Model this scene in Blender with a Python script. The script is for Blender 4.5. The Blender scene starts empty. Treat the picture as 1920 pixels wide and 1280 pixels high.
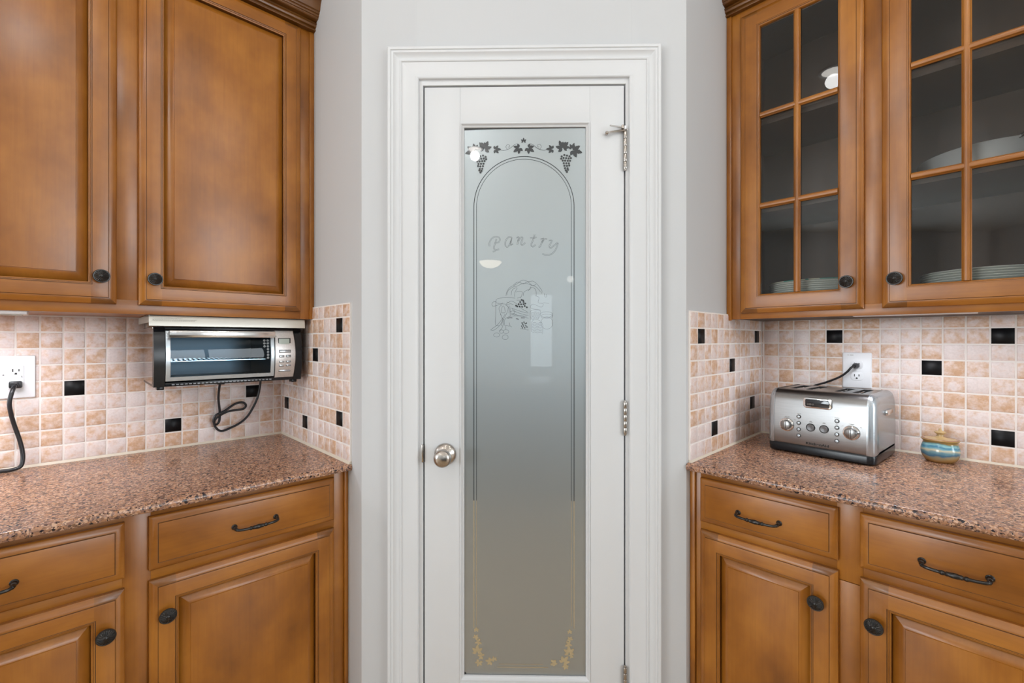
import bpy, bmesh, math, random
from mathutils import Matrix, Vector
rnd = random.Random(7)
S = bpy.context.scene
COL = S.collection
PI = math.pi

# ------------------------------------------------------------------ camera, world, lights, exposure
cam = bpy.data.cameras.new('camera')
cam_o = bpy.data.objects.new('camera', cam)
COL.objects.link(cam_o)
cam.sensor_width = 36.0
cam.lens = 845.6 / 1920 * 36.0
cam.shift_y = -4 / 1920
cam.clip_start = 0.02
cam_o.location = (0, 0, 1.30)
cam_o.rotation_euler = (PI / 2, 0, math.radians(1.0))
S.camera = cam_o

S.view_settings.view_transform = 'Standard'
S.view_settings.look = 'None'
S.view_settings.gamma = 1.0
S.view_settings.use_curve_mapping = False
S.view_settings.exposure = -0.95
S.cycles.use_denoising = True
S.cycles.max_bounces = 8
S.cycles.diffuse_bounces = 5
S.cycles.glossy_bounces = 5
S.cycles.transparent_max_bounces = 12
S.cycles.sample_clamp_indirect = 4.0
S.cycles.caustics_reflective = False
S.cycles.caustics_refractive = False

world = bpy.data.worlds.new('daylight')
S.world = world
world.use_nodes = True
wn = world.node_tree
wn.nodes.clear()
w_out = wn.nodes.new('ShaderNodeOutputWorld')
w_bg = wn.nodes.new('ShaderNodeBackground')
w_tc = wn.nodes.new('ShaderNodeTexCoord')
w_sep = wn.nodes.new('ShaderNodeSeparateXYZ')
w_rmp = wn.nodes.new('ShaderNodeValToRGB')
wn.links.new(w_tc.outputs['Generated'], w_sep.inputs[0])
w_map = wn.nodes.new('ShaderNodeMapRange')
w_map.inputs['From Min'].default_value = -1
w_map.inputs['From Max'].default_value = 1
wn.links.new(w_sep.outputs['Z'], w_map.inputs[0])
wn.links.new(w_map.outputs[0], w_rmp.inputs[0])
r_ = w_rmp.color_ramp
r_.elements[0].position = 0.0
r_.elements[0].color = (0.16, 0.20, 0.14, 1)
r_.elements[1].position = 1.0
r_.elements[1].color = (0.72, 0.85, 1.0, 1)
e = r_.elements.new(0.46); e.color = (0.22, 0.30, 0.24, 1)
e = r_.elements.new(0.52); e.color = (0.80, 0.93, 1.0, 1)
wn.links.new(w_rmp.outputs[0], w_bg.inputs[0])
w_bg.inputs[1].default_value = 1.6
wn.links.new(w_bg.outputs[0], w_out.inputs[0])

LAMP_W = 12.0
WINDOW_W = 1.0
RECESSED = [(-.34, -.70), (-.18, .59), (1.15, -.55), (-1.45, -.75), (-.41, .27), (.62, .38), (1.45, -2.7), (-1.3, -2.4)]
LAMP_GAIN = [.35, .12, 1.3, 3.3, 1.1, .95, 1.0, 1.0]
CEIL = 2.74


def lamp(name, kind, loc, energy, color=(1, 1, 1), size=.15, rot=(0, 0, 0), size_y=None):
    l = bpy.data.lights.new(name, kind)
    l.energy = energy
    l.color = color
    if kind == 'AREA':
        l.size = size
        if size_y:
            l.shape = 'RECTANGLE'; l.size_y = size_y
        else:
            l.shape = 'DISK'
    else:
        l.shadow_soft_size = size
    o = bpy.data.objects.new(name, l)
    COL.objects.link(o)
    o.location = loc
    o.rotation_euler = rot
    return o


for i, (lx, ly) in enumerate(RECESSED):
    lamp('recessed_lamp', 'POINT', (lx, ly, CEIL - .055), LAMP_W * LAMP_GAIN[i], (1.0, .985, .97), .036)
# daylight entering through the windows of the far wall, the last one added for fill (x0, x1, z0, z1)
WINDOWS = [(.13, .50, .87, 1.99), (.86, 2.5, .85, 2.2), (-2.7, -.95, .85, 2.2)]
for (x0, x1, z0, z1) in WINDOWS:
    lamp('window_daylight', 'AREA', ((x0 + x1) / 2, -3.97, (z0 + z1) / 2), (20.0 if x0 == .13 else WINDOW_W) * (x1 - x0) * (z1 - z0),
         (.82, .92, 1.0), x1 - x0 - .06, (PI / 2, 0, 0), z1 - z0 - .06)
# fill light from added windows on the two side walls (x, y0, y1, z0, z1, watts per square metre)
ADDED_WINDOWS = [(3.80, -2.75, -1.15, .85, 2.25, 82.0), (-3.80, -2.75, -1.15, .75, 1.87, 110.0)]
for (x, y0, y1, z0, z1, w) in ADDED_WINDOWS:
    lamp('added_side_fill', 'AREA', (x, (y0 + y1) / 2, (z0 + z1) / 2), w * (y1 - y0) * (z1 - z0), (.87, .945, 1.0),
         z1 - z0, (0, PI / 2 if x > 0 else -PI / 2, 0), y1 - y0)
# light bars under the wall cabinets (frame, x, y, length, watts)
def bar_lamp(F, x, y, z, length, w):
    o = lamp('bar_lamp', 'AREA', (0, 0, 0), w, (.95, .945, 1.0), length, size_y=.03)
    o.matrix_world = F @ Matrix.Translation((x, y, z))



# ------------------------------------------------------------------ frames (walls seen from the room: +x to the viewer's left, +y out of the wall)
s = math.sqrt(.5)


def frame(ox, oy, ex, ey):
    return Matrix(((ex[0], ey[0], 0, ox), (ex[1], ey[1], 0, oy), (0, 0, 1, 0), (0, 0, 0, 1)))


FL = frame(-.9794, 1.8486, (-s, -s), (s, -s))      # left kitchen wall, origin in its corner
FR = frame(.9496, 1.8003, (-s, s), (-s, -s))       # right kitchen wall, origin in its corner
FD = frame(0, 1.3434, (-1, 0), (0, -1))            # pantry wall
FW = Matrix.Identity(4)
bar_lamp(FL, .8475, .2865, 1.3605, .25, 4.9)
bar_lamp(FR, -.4725, .2950, 1.3655, .24, 2.6)
ZL, ZR = .914, .934                                # worktop heights


# ------------------------------------------------------------------ materials
def lin(r, g, b):
    f = lambda c: (c / 255 / 12.92) if c / 255 <= .04045 else ((c / 255 + .055) / 1.055) ** 2.4
    return (f(r), f(g), f(b), 1)


def new_mat(name):
    m = bpy.data.materials.new(name)
    m.use_nodes = True
    nt = m.node_tree
    p = nt.nodes['Principled BSDF']
    return m, nt, p


def plain(name, col, rough=.5, metal=0.0, spec=.5, coat=0.0):
    m, nt, p = new_mat(name)
    p.inputs['Base Color'].default_value = col
    p.inputs['Roughness'].default_value = rough
    p.inputs['Metallic'].default_value = metal
    p.inputs['Specular IOR Level'].default_value = spec
    p.inputs['Coat Weight'].default_value = coat
    return m


def N(nt, kind, **kw):
    n = nt.nodes.new(kind)
    for k, v in kw.items():
        if k.startswith('i_'):
            n.inputs[k[2:].replace('_', ' ')].default_value = v
        else:
            setattr(n, k, v)
    return n


def ramp(nt, stops, interp='LINEAR'):
    n = nt.nodes.new('ShaderNodeValToRGB')
    cr = n.color_ramp
    cr.interpolation = interp
    cr.elements[0].position, cr.elements[0].color = stops[0]
    cr.elements[1].position, cr.elements[1].color = stops[-1]
    for p_, c_ in stops[1:-1]:
        e_ = cr.elements.new(p_); e_.color = c_
    return n


def coords(nt, scale, jitter=7.0):
    tc = N(nt, 'ShaderNodeTexCoord')
    oi = N(nt, 'ShaderNodeObjectInfo')
    mul = N(nt, 'ShaderNodeMath', operation='MULTIPLY')
    mul.inputs[1].default_value = jitter
    nt.links.new(oi.outputs['Random'], mul.inputs[0])
    add = N(nt, 'ShaderNodeVectorMath', operation='ADD')
    nt.links.new(tc.outputs['Object'], add.inputs[0])
    nt.links.new(mul.outputs[0], add.inputs[1])
    mp = N(nt, 'ShaderNodeMapping')
    mp.inputs['Scale'].default_value = scale
    nt.links.new(add.outputs[0], mp.inputs[0])
    return mp.outputs[0], oi


def mixc(nt, a, b, fac, mode='MIX'):
    n = N(nt, 'ShaderNodeMix', data_type='RGBA', blend_type=mode)
    for sock, v in ((n.inputs[0], fac), (n.inputs[6], a), (n.inputs[7], b)):
        if hasattr(v, 'is_output'):
            nt.links.new(v, sock)
        else:
            sock.default_value = v
    return n.outputs[2]


def wood(name, axis, tone=1.25, rough=.29):
    m, nt, p = new_mat(name)
    g_sc = {'z': (60, 60, 2.2), 'x': (2.2, 60, 60), 'e': (45, 45, 45)}[axis]
    b_sc = {'z': (1.5, 1.5, 1.0), 'x': (1.0, 1.5, 1.5), 'e': (2, 2, 2)}[axis]
    v, oi = coords(nt, b_sc)
    b = N(nt, 'ShaderNodeTexNoise', i_Scale=4.5, i_Detail=4.0, i_Roughness=.55)
    nt.links.new(v, b.inputs['Vector'])
    t = tone
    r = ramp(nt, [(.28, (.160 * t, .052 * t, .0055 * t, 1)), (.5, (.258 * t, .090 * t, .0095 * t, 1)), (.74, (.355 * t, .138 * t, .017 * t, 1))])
    nt.links.new(b.outputs['Fac'], r.inputs[0])
    v2, _ = coords(nt, g_sc)
    g = N(nt, 'ShaderNodeTexNoise', i_Scale=2.6, i_Detail=6.0, i_Roughness=.62)
    nt.links.new(v2, g.inputs['Vector'])
    gr = ramp(nt, [(.25, (.86, .84, .82, 1)), (.55, (1, 1, 1, 1)), (.8, (1.04, 1.04, 1.04, 1))])
    nt.links.new(g.outputs['Fac'], gr.inputs[0])
    c = mixc(nt, r.outputs[0], gr.outputs[0], .85, 'MULTIPLY')
    nt.links.new(c, p.inputs['Base Color'])
    p.inputs['Roughness'].default_value = rough
    p.inputs['Specular IOR Level'].default_value = .55
    rr = N(nt, 'ShaderNodeMapRange')
    rr.inputs['To Min'].default_value = rough - .05
    rr.inputs['To Max'].default_value = rough + .12
    nt.links.new(b.outputs['Fac'], rr.inputs[0])
    nt.links.new(rr.outputs[0], p.inputs['Roughness'])
    bp = N(nt, 'ShaderNodeBump')
    bp.inputs['Strength'].default_value = .035
    bp.inputs['Distance'].default_value = .002
    nt.links.new(g.outputs['Fac'], bp.inputs['Height'])
    nt.links.new(bp.outputs[0], p.inputs['Normal'])
    return m


def make_tile():
    m, nt, p = new_mat('tumbled_tile')
    v, oi = coords(nt, (1, 1, 1), 23.0)
    n1 = N(nt, 'ShaderNodeTexNoise', i_Scale=2.1, i_Detail=6.0, i_Roughness=.62)
    nt.links.new(v, n1.inputs['Vector'])
    # every tile has its own share of ochre patches
    shift = N(nt, 'ShaderNodeMapRange')
    shift.inputs['To Min'].default_value = -.17
    shift.inputs['To Max'].default_value = .13
    nt.links.new(oi.outputs['Random'], shift.inputs[0])
    add = N(nt, 'ShaderNodeMath', operation='ADD')
    nt.links.new(n1.outputs['Fac'], add.inputs[0])
    nt.links.new(shift.outputs[0], add.inputs[1])
    r = ramp(nt, [(.34, lin(228, 215, 212)), (.46, lin(226, 207, 200)), (.57, lin(217, 188, 168)), (.70, lin(204, 164, 132))])
    nt.links.new(add.outputs[0], r.inputs[0])
    n2 = N(nt, 'ShaderNodeTexNoise', i_Scale=8.0, i_Detail=5.0, i_Roughness=.65)
    nt.links.new(v, n2.inputs['Vector'])
    f = ramp(nt, [(.3, (.88, .86, .85, 1)), (.6, (1.03, 1.03, 1.03, 1))])
    nt.links.new(n2.outputs['Fac'], f.inputs[0])
    c = mixc(nt, r.outputs[0], f.outputs[0], .8, 'MULTIPLY')
    nt.links.new(c, p.inputs['Base Color'])
    p.inputs['Roughness'].default_value = .38
    p.inputs['Specular IOR Level'].default_value = .45
    bp = N(nt, 'ShaderNodeBump')
    bp.inputs['Strength'].default_value = .30
    bp.inputs['Distance'].default_value = .0012
    nt.links.new(n2.outputs['Fac'], bp.inputs['Height'])
    nt.links.new(bp.outputs[0], p.inputs['Normal'])
    return m


def make_quartz():
    m, nt, p = new_mat('speckled_quartz')
    tc = N(nt, 'ShaderNodeTexCoord')
    dn = N(nt, 'ShaderNodeTexNoise', i_Scale=90.0, i_Detail=2.0)
    nt.links.new(tc.outputs['Object'], dn.inputs['Vector'])
    dv = N(nt, 'ShaderNodeMix', data_type='VECTOR')
    dv.inputs[0].default_value = .006
    nt.links.new(tc.outputs['Object'], dv.inputs[4])
    nt.links.new(dn.outputs['Color'], dv.inputs[5])
    v1 = N(nt, 'ShaderNodeTexVoronoi', i_Scale=330.0)
    v2 = N(nt, 'ShaderNodeTexVoronoi', i_Scale=190.0)
    for v in (v1, v2):
        nt.links.new(dv.outputs[1], v.inputs['Vector'])
    def red(v):
        sp = N(nt, 'ShaderNodeSeparateColor')
        nt.links.new(v.outputs['Color'], sp.inputs[0])
        return sp.outputs[0], sp.outputs[1]
    a, a2 = red(v1)
    b, b2 = red(v2)
    r1 = ramp(nt, [(0, lin(132, 98, 76)), (.2, lin(164, 122, 96)), (.40, lin(182, 138, 110)), (.56, lin(154, 122, 110)), (.70, lin(208, 170, 144)), (.82, lin(112, 86, 78)), (.90, lin(56, 44, 46))], 'CONSTANT')
    nt.links.new(a, r1.inputs[0])
    r2 = ramp(nt, [(0, lin(38, 32, 38)), (.12, lin(98, 74, 66)), (.28, lin(180, 132, 100)), (.55, lin(144, 108, 92)), (.80, lin(204, 164, 136))], 'CONSTANT')
    nt.links.new(b, r2.inputs[0])
    msk = ramp(nt, [(0, (1, 1, 1, 1)), (.38, (0, 0, 0, 1))], 'CONSTANT')
    nt.links.new(b2, msk.inputs[0])
    c = mixc(nt, r1.outputs[0], r2.outputs[0], msk.outputs[0])
    nt.links.new(c, p.inputs['Base Color'])
    p.inputs['Roughness'].default_value = .22
    p.inputs['Specular IOR Level'].default_value = .5
    return m


def make_paint(name, col, rough, bump=.05):
    m, nt, p = new_mat(name)
    p.inputs['Base Color'].default_value = col
    p.inputs['Roughness'].default_value = rough
    tc = N(nt, 'ShaderNodeTexCoord')
    n1 = N(nt, 'ShaderNodeTexNoise', i_Scale=260.0, i_Detail=3.0)
    nt.links.new(tc.outputs['Object'], n1.inputs['Vector'])
    bp = N(nt, 'ShaderNodeBump')
    bp.inputs['Strength'].default_value = bump
    bp.inputs['Distance'].default_value = .001
    nt.links.new(n1.outputs['Fac'], bp.inputs['Height'])
    nt.links.new(bp.outputs[0], p.inputs['Normal'])
    return m


def make_brushed(name, col, rough, scale=(4, 300, 300), bump=.06):
    m, nt, p = new_mat(name)
    p.inputs['Metallic'].default_value = 1.0
    tc = N(nt, 'ShaderNodeTexCoord')
    mp = N(nt, 'ShaderNodeMapping')
    mp.inputs['Scale'].default_value = scale
    nt.links.new(tc.outputs['Object'], mp.inputs[0])
    n1 = N(nt, 'ShaderNodeTexNoise', i_Scale=4.0, i_Detail=4.0)
    nt.links.new(mp.outputs[0], n1.inputs['Vector'])
    r = ramp(nt, [(.3, tuple(c * .86 for c in col[:3]) + (1,)), (.7, col)])
    nt.links.new(n1.outputs['Fac'], r.inputs[0])
    nt.links.new(r.outputs[0], p.inputs['Base Color'])
    p.inputs['Roughness'].default_value = rough
    bp = N(nt, 'ShaderNodeBump')
    bp.inputs['Strength'].default_value = bump
    bp.inputs['Distance'].default_value = .0006
    nt.links.new(n1.outputs['Fac'], bp.inputs['Height'])
    nt.links.new(bp.outputs[0], p.inputs['Normal'])
    return m


def make_thin_glass(name, tint, ior=1.5):
    m, nt, p = new_mat(name)
    nt.nodes.remove(p)
    out = nt.nodes['Material Output']
    fr = N(nt, 'ShaderNodeFresnel'); fr.inputs[0].default_value = ior
    tr = N(nt, 'ShaderNodeBsdfTransparent'); tr.inputs[0].default_value = tint
    gl = N(nt, 'ShaderNodeBsdfGlossy'); gl.inputs['Roughness'].default_value = .0
    mx = N(nt, 'ShaderNodeMixShader')
    nt.links.new(fr.outputs[0], mx.inputs[0])
    nt.links.new(tr.outputs[0], mx.inputs[1])
    nt.links.new(gl.outputs[0], mx.inputs[2])
    nt.links.new(mx.outputs[0], out.inputs[0])
    return m


def make_frosted():
    m, nt, p = new_mat('frosted_glass')
    nt.nodes.remove(p)
    out = nt.nodes['Material Output']
    tc = N(nt, 'ShaderNodeTexCoord')
    n1 = N(nt, 'ShaderNodeTexNoise', i_Scale=700.0, i_Detail=2.0)
    nt.links.new(tc.outputs['Object'], n1.inputs['Vector'])
    bp = N(nt, 'ShaderNodeBump')
    bp.inputs['Strength'].default_value = .12
    bp.inputs['Distance'].default_value = .0005
    nt.links.new(n1.outputs['Fac'], bp.inputs['Height'])
    df = N(nt, 'ShaderNodeBsdfDiffuse'); df.inputs[0].default_value = (.20, .21, .21, 1)
    gl = N(nt, 'ShaderNodeBsdfGlossy'); gl.inputs[0].default_value = (.58, .66, .70, 1); gl.inputs['Roughness'].default_value = .38
    nt.links.new(bp.outputs[0], gl.inputs['Normal'])
    m1 = N(nt, 'ShaderNodeMixShader'); m1.inputs[0].default_value = .62
    nt.links.new(df.outputs[0], m1.inputs[1]); nt.links.new(gl.outputs[0], m1.inputs[2])
    g2 = N(nt, 'ShaderNodeBsdfGlossy'); g2.inputs['Roughness'].default_value = .012
    fr = N(nt, 'ShaderNodeFresnel'); fr.inputs[0].default_value = 1.42
    m2 = N(nt, 'ShaderNodeMixShader')
    nt.links.new(fr.outputs[0], m2.inputs[0])
    nt.links.new(m1.outputs[0], m2.inputs[1]); nt.links.new(g2.outputs[0], m2.inputs[2])
    nt.links.new(m2.outputs[0], out.inputs[0])
    return m


def make_pottery():
    m, nt, p = new_mat('glazed_stoneware')
    tc = N(nt, 'ShaderNodeTexCoord')
    n1 = N(nt, 'ShaderNodeTexNoise', i_Scale=16.0, i_Detail=3.0)
    mp = N(nt, 'ShaderNodeMapping'); mp.inputs['Scale'].default_value = (1, 1, 2.2)
    nt.links.new(tc.outputs['Object'], mp.inputs[0]); nt.links.new(mp.outputs[0], n1.inputs['Vector'])
    sp = N(nt, 'ShaderNodeSeparateXYZ'); nt.links.new(tc.outputs['Object'], sp.inputs[0])
    ad = N(nt, 'ShaderNodeMath', operation='MULTIPLY_ADD')
    ad.inputs[1].default_value = .028
    nt.links.new(n1.outputs['Fac'], ad.inputs[0]); nt.links.new(sp.outputs['Z'], ad.inputs[2])
    mr = N(nt, 'ShaderNodeMapRange'); mr.inputs['From Min'].default_value = .014; mr.inputs['From Max'].default_value = .086
    nt.links.new(ad.outputs[0], mr.inputs[0])
    tan, dk = lin(158, 122, 72), lin(120, 84, 44)
    r = ramp(nt, [(0, dk), (.14, tan), (.27, lin(150, 140, 112)), (.34, lin(62, 104, 132)), (.42, lin(104, 142, 152)),
                  (.49, lin(200, 190, 160)), (.56, lin(112, 158, 168)), (.64, lin(56, 116, 146)), (.71, lin(132, 178, 182)), (.76, lin(108, 152, 154)), (.81, lin(150, 126, 76)), (1, lin(168, 134, 82))])
    nt.links.new(mr.outputs[0], r.inputs[0])
    nt.links.new(r.outputs[0], p.inputs['Base Color'])
    p.inputs['Roughness'].default_value = .14
    return m


def make_planks():
    m, nt, p = new_mat('oak_floor')
    tc = N(nt, 'ShaderNodeTexCoord')
    mp = N(nt, 'ShaderNodeMapping'); mp.inputs['Scale'].default_value = (9, 1.1, 1)
    nt.links.new(tc.outputs['Object'], mp.inputs[0])
    n1 = N(nt, 'ShaderNodeTexNoise', i_Scale=3.0, i_Detail=5.0); nt.links.new(mp.outputs[0], n1.inputs['Vector'])
    r = ramp(nt, [(.3, lin(170, 142, 110)), (.7, lin(206, 180, 146))])
    nt.links.new(n1.outputs['Fac'], r.inputs[0]); nt.links.new(r.outputs[0], p.inputs['Base Color'])
    p.inputs['Roughness'].default_value = .35
    return m


WG = wood('dark_glaze_in_grooves', 'z', .42, .4)
WV, WH, WE = wood('stained_maple_upright', 'z'), wood('stained_maple_level', 'x'), wood('stained_maple_end', 'e', .75)
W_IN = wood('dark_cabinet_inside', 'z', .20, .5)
WC = wood('stained_maple_crown', 'x', .5)
MT, MQ = make_tile(), make_quartz()
M_GROUT = make_paint('grout', lin(236, 229, 224), .9, .2)
M_CAULK = plain('caulk', lin(214, 203, 186), .6)
M_BLACK_TILE = plain('black_granite_tile', (.004, .004, .005, 1), .42, 0, .22)
M_WALL = make_paint('grey_wall_paint', lin(196, 198, 200), .55)
M_CEIL = make_paint('ceiling_paint', lin(236, 236, 234), .8)
M_TRIM = make_paint('white_trim_paint', lin(211, 213, 215), .42, .02)
M_BRONZE = plain('oil_rubbed_bronze', (.045, .043, .042, 1), .30, .85)
M_NICKEL = make_brushed('satin_nickel', (.50, .46, .42, 1), .26, (60, 60, 60), .02)
M_STEEL = make_brushed('brushed_steel', (.34, .337, .335, 1), .30)
M_SILVER = plain('silver_paint', (.44, .48, .51, 1), .27, .8)
M_MIRROR = plain('polished_steel', (.74, .70, .68, 1), .05, 1.0)
M_CHROME = plain('chrome', (.8, .8, .8, 1), .08, 1.0)
M_HOOD = plain('pale_metal_hood', lin(205, 203, 194), .3, .25)
M_BLK = plain('black_plastic', (.006, .007, .009, 1), .24, 0, .35)
M_CORD = plain('black_rubber', (.012, .013, .016, 1), .36)
M_WHITE = plain('white_plastic', lin(238, 240, 244), .3)
M_DARK = plain('dark_slot', (.01, .01, .01, 1), .6)
M_GREY = plain('grey_button', (.16, .16, .165, 1), .3, .4)
M_LCD = plain('grey_display', lin(168, 180, 172), .18)
M_LCD_DARK = plain('dark_display', (.03, .03, .035, 1), .08)
M_INK = plain('black_print', (.006, .006, .006, 1), .5)
M_INK_GREY = plain('grey_print', lin(158, 155, 148), .5)
M_INK_WHITE = plain('white_print', lin(190, 200, 205), .5)
M_GLASS = make_thin_glass('cabinet_glass', (.96, .97, .965, 1), 1.42)
M_OVEN_GLASS = make_thin_glass('oven_glass', (.52, .62, .68, 1), 1.30)
M_FROST = make_frosted()
M_CLEAR = plain('clear_etched_line', (.045, .052, .058, 1), .02, 0, .8)  # dark of the pantry behind the clear glass, put into the colour
M_ETCH_REFLECTION = plain('etched_line_painted_reflection', lin(170, 153, 120), .35)  # reflected light in the lower clear etching, painted as a pale gold colour
M_POT = make_pottery()
M_CLAY = plain('tan_glaze', lin(186, 158, 112), .2)
M_CLAY_IN = plain('rust_rim', lin(150, 108, 84), .3)
M_PLATE = plain('pale_china', lin(238, 238, 232), .25)
M_PLATE_GREEN, nt_, p_ = new_mat('green_sprigged_rim')
n_ = N(nt_, 'ShaderNodeTexNoise', i_Scale=26.0, i_Detail=2.0)
nt_.links.new(N(nt_, 'ShaderNodeTexCoord').outputs['Object'], n_.inputs['Vector'])
r_ = ramp(nt_, [(0, lin(238, 236, 214)), (.53, lin(60, 165, 150))], 'CONSTANT')
nt_.links.new(n_.outputs['Fac'], r_.inputs[0])
nt_.links.new(r_.outputs[0], p_.inputs['Base Color'])
p_.inputs['Roughness'].default_value = .25
M_PAN = plain('dull_aluminium', (.72, .72, .72, 1), .35, .35)
M_CAVITY = plain('oven_cavity', (.16, .18, .20, 1), .35, .6)
M_FLOOR = make_planks()
M_ISLAND = plain('island_paint', lin(48, 66, 78), .4)
M_LENS = plain('lamp_lens', (1, 1, 1, 1), .5)
pl = M_LENS.node_tree.nodes['Principled BSDF']
pl.inputs['Emission Color'].default_value = (1, .95, .88, 1)
pl.inputs['Emission Strength'].default_value = 14.0


# ------------------------------------------------------------------ mesh helpers
class MB:
    def __init__(self):
        self.v, self.f, self.m, self.sm = [], [], [], []

    def face(self, pts, mat=0, smooth=False):
        i = len(self.v)
        self.v += [tuple(p) for p in pts]
        self.f.append(tuple(range(i, i + len(pts))))
        self.m.append(mat); self.sm.append(smooth)

    def grid(self, rows, mat=0, smooth=True, wrap=False, cap0=False, cap1=False):
        i = len(self.v)
        n = len(rows[0])
        for r in rows:
            self.v += [tuple(p) for p in r]
        for a in range(len(rows) - 1):
            for b in range(n if wrap else n - 1):
                c = (b + 1) % n
                self.f.append((i + a * n + b, i + a * n + c, i + (a + 1) * n + c, i + (a + 1) * n + b))
                self.m.append(mat); self.sm.append(smooth)
        if cap0:
            self.f.append(tuple(i + b for b in range(n))[::-1]); self.m.append(mat); self.sm.append(False)
        if cap1:
            self.f.append(tuple(i + (len(rows) - 1) * n + b for b in range(n))); self.m.append(mat); self.sm.append(False)

    def box(self, x0, x1, y0, y1, z0, z1, mat=0, bev=0.0):
        if x0 > x1: x0, x1 = x1, x0
        if y0 > y1: y0, y1 = y1, y0
        if z0 > z1: z0, z1 = z1, z0
        bm = bmesh.new()
        bmesh.ops.create_cube(bm, size=1.0)
        for v in bm.verts:
            v.co = Vector(((x0 + x1) / 2 + v.co.x * (x1 - x0), (y0 + y1) / 2 + v.co.y * (y1 - y0), (z0 + z1) / 2 + v.co.z * (z1 - z0)))
        if bev > 0:
            bev = min(bev, .45 * min(x1 - x0, y1 - y0, z1 - z0))
            bmesh.ops.bevel(bm, geom=bm.edges[:], offset=bev, segments=2, affect='EDGES', profile=.5)
        i = len(self.v)
        bm.verts.index_update()
        self.v += [tuple(v.co) for v in bm.verts]
        for f in bm.faces:
            self.f.append(tuple(i + v.index for v in f.verts)); self.m.append(mat); self.sm.append(False)
        bm.free()

    def prism(self, prof, a0, a1, axis='x', mat=0, smooth=False, caps=True):
        """prof: (y,z) for axis x, (x,z) for axis y, (x,y) for axis z"""
        def P(t, q):
            return {'x': (t, q[0], q[1]), 'y': (q[0], t, q[1]), 'z': (q[0], q[1], t)}[axis]
        self.grid([[P(a0, q) for q in prof], [P(a1, q) for q in prof]], mat, smooth, True, caps, caps)

    def tube(self, pts, rad, n=8, mat=0, cap=True, flat=1.0):
        pts = [Vector(p) for p in pts]
        rows = []
        up = None
        for i, p in enumerate(pts):
            t = (pts[min(i + 1, len(pts) - 1)] - pts[max(i - 1, 0)]).normalized()
            if up is None:
                up = Vector((0, 0, 1)) if abs(t.z) < .9 else Vector((0, 1, 0))
            u = (up - t * up.dot(t)).normalized()
            w = t.cross(u)
            up = u
            r = rad[i] if isinstance(rad, (list, tuple)) else rad
            rows.append([p + u * (r * math.cos(2 * PI * k / n)) + w * (r * flat * math.sin(2 * PI * k / n)) for k in range(n)])
        self.grid(rows, mat, True, True, cap, cap)

    def lathe(self, prof, c, axis='z', n=32, mat=0, mod=None):
        """prof: (radius, height)"""
        rows = []
        for r, h in prof:
            row = []
            for k in range(n):
                a = 2 * PI * k / n
                rr = max(r, 1e-5)
                hh = h + (mod(r, a) if mod else 0)
                if axis == 'z':
                    row.append((c[0] + rr * math.cos(a), c[1] + rr * math.sin(a), c[2] + hh))
                else:
                    row.append((c[0] - rr * math.cos(a), c[1] + hh, c[2] + rr * math.sin(a)))
            rows.append(row)
        self.grid(rows, mat, True, True)

    def ribbon(self, pts, w, y, mat=0):
        """flat stroke in the x-z plane at depth y"""
        P = [Vector((p[0], 0, p[1])) for p in pts]
        a, b = [], []
        for i, p in enumerate(P):
            t = P[min(i + 1, len(P) - 1)] - P[max(i - 1, 0)]
            if t.length < 1e-9:
                t = Vector((1, 0, 0))
            t.normalize()
            nrm = Vector((-t.z, 0, t.x)) * (w / 2)
            a.append((p.x + nrm.x, y, p.z + nrm.z)); b.append((p.x - nrm.x, y, p.z - nrm.z))
        self.grid([a, b], mat, False)

    def disc(self, cx, cz, rx, rz, y, n=10, mat=0, rot=0.0):
        self.face([(cx + rx * math.cos(2 * PI * k / n) * math.cos(rot) - rz * math.sin(2 * PI * k / n) * math.sin(rot), y,
                    cz + rx * math.cos(2 * PI * k / n) * math.sin(rot) + rz * math.sin(2 * PI * k / n) * math.cos(rot)) for k in range(n)], mat)

    def mesh(self, name, mats, off=(0, 0, 0)):
        me = bpy.data.meshes.new(name)
        me.from_pydata([(a - off[0], b - off[1], c - off[2]) for a, b, c in self.v], [], self.f)
        for m in mats:
            me.materials.append(m)
        me.polygons.foreach_set('material_index', self.m)
        me.polygons.foreach_set('use_smooth', self.sm)
        bm = bmesh.new(); bm.from_mesh(me)
        bmesh.ops.remove_doubles(bm, verts=bm.verts[:], dist=1e-6)
        if not getattr(self, 'keep', False):
            bmesh.ops.recalc_face_normals(bm, faces=bm.faces[:])
        bm.to_mesh(me); bm.free()
        try:
            me.set_sharp_from_angle(angle=math.radians(32))
        except Exception:
            pass
        return me


def spline(pts, k=6):
    P = [Vector(p) for p in pts]
    out = []
    for i in range(len(P) - 1):
        p0, p1, p2, p3 = P[max(i - 1, 0)], P[i], P[i + 1], P[min(i + 2, len(P) - 1)]
        for j in range(k):
            t = j / k
            out.append(.5 * ((2 * p1) + (p2 - p0) * t + (2 * p0 - 5 * p1 + 4 * p2 - p3) * t * t + (3 * p1 - p0 - 3 * p2 + p3) * t ** 3))
    out.append(P[-1])
    return out


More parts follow.
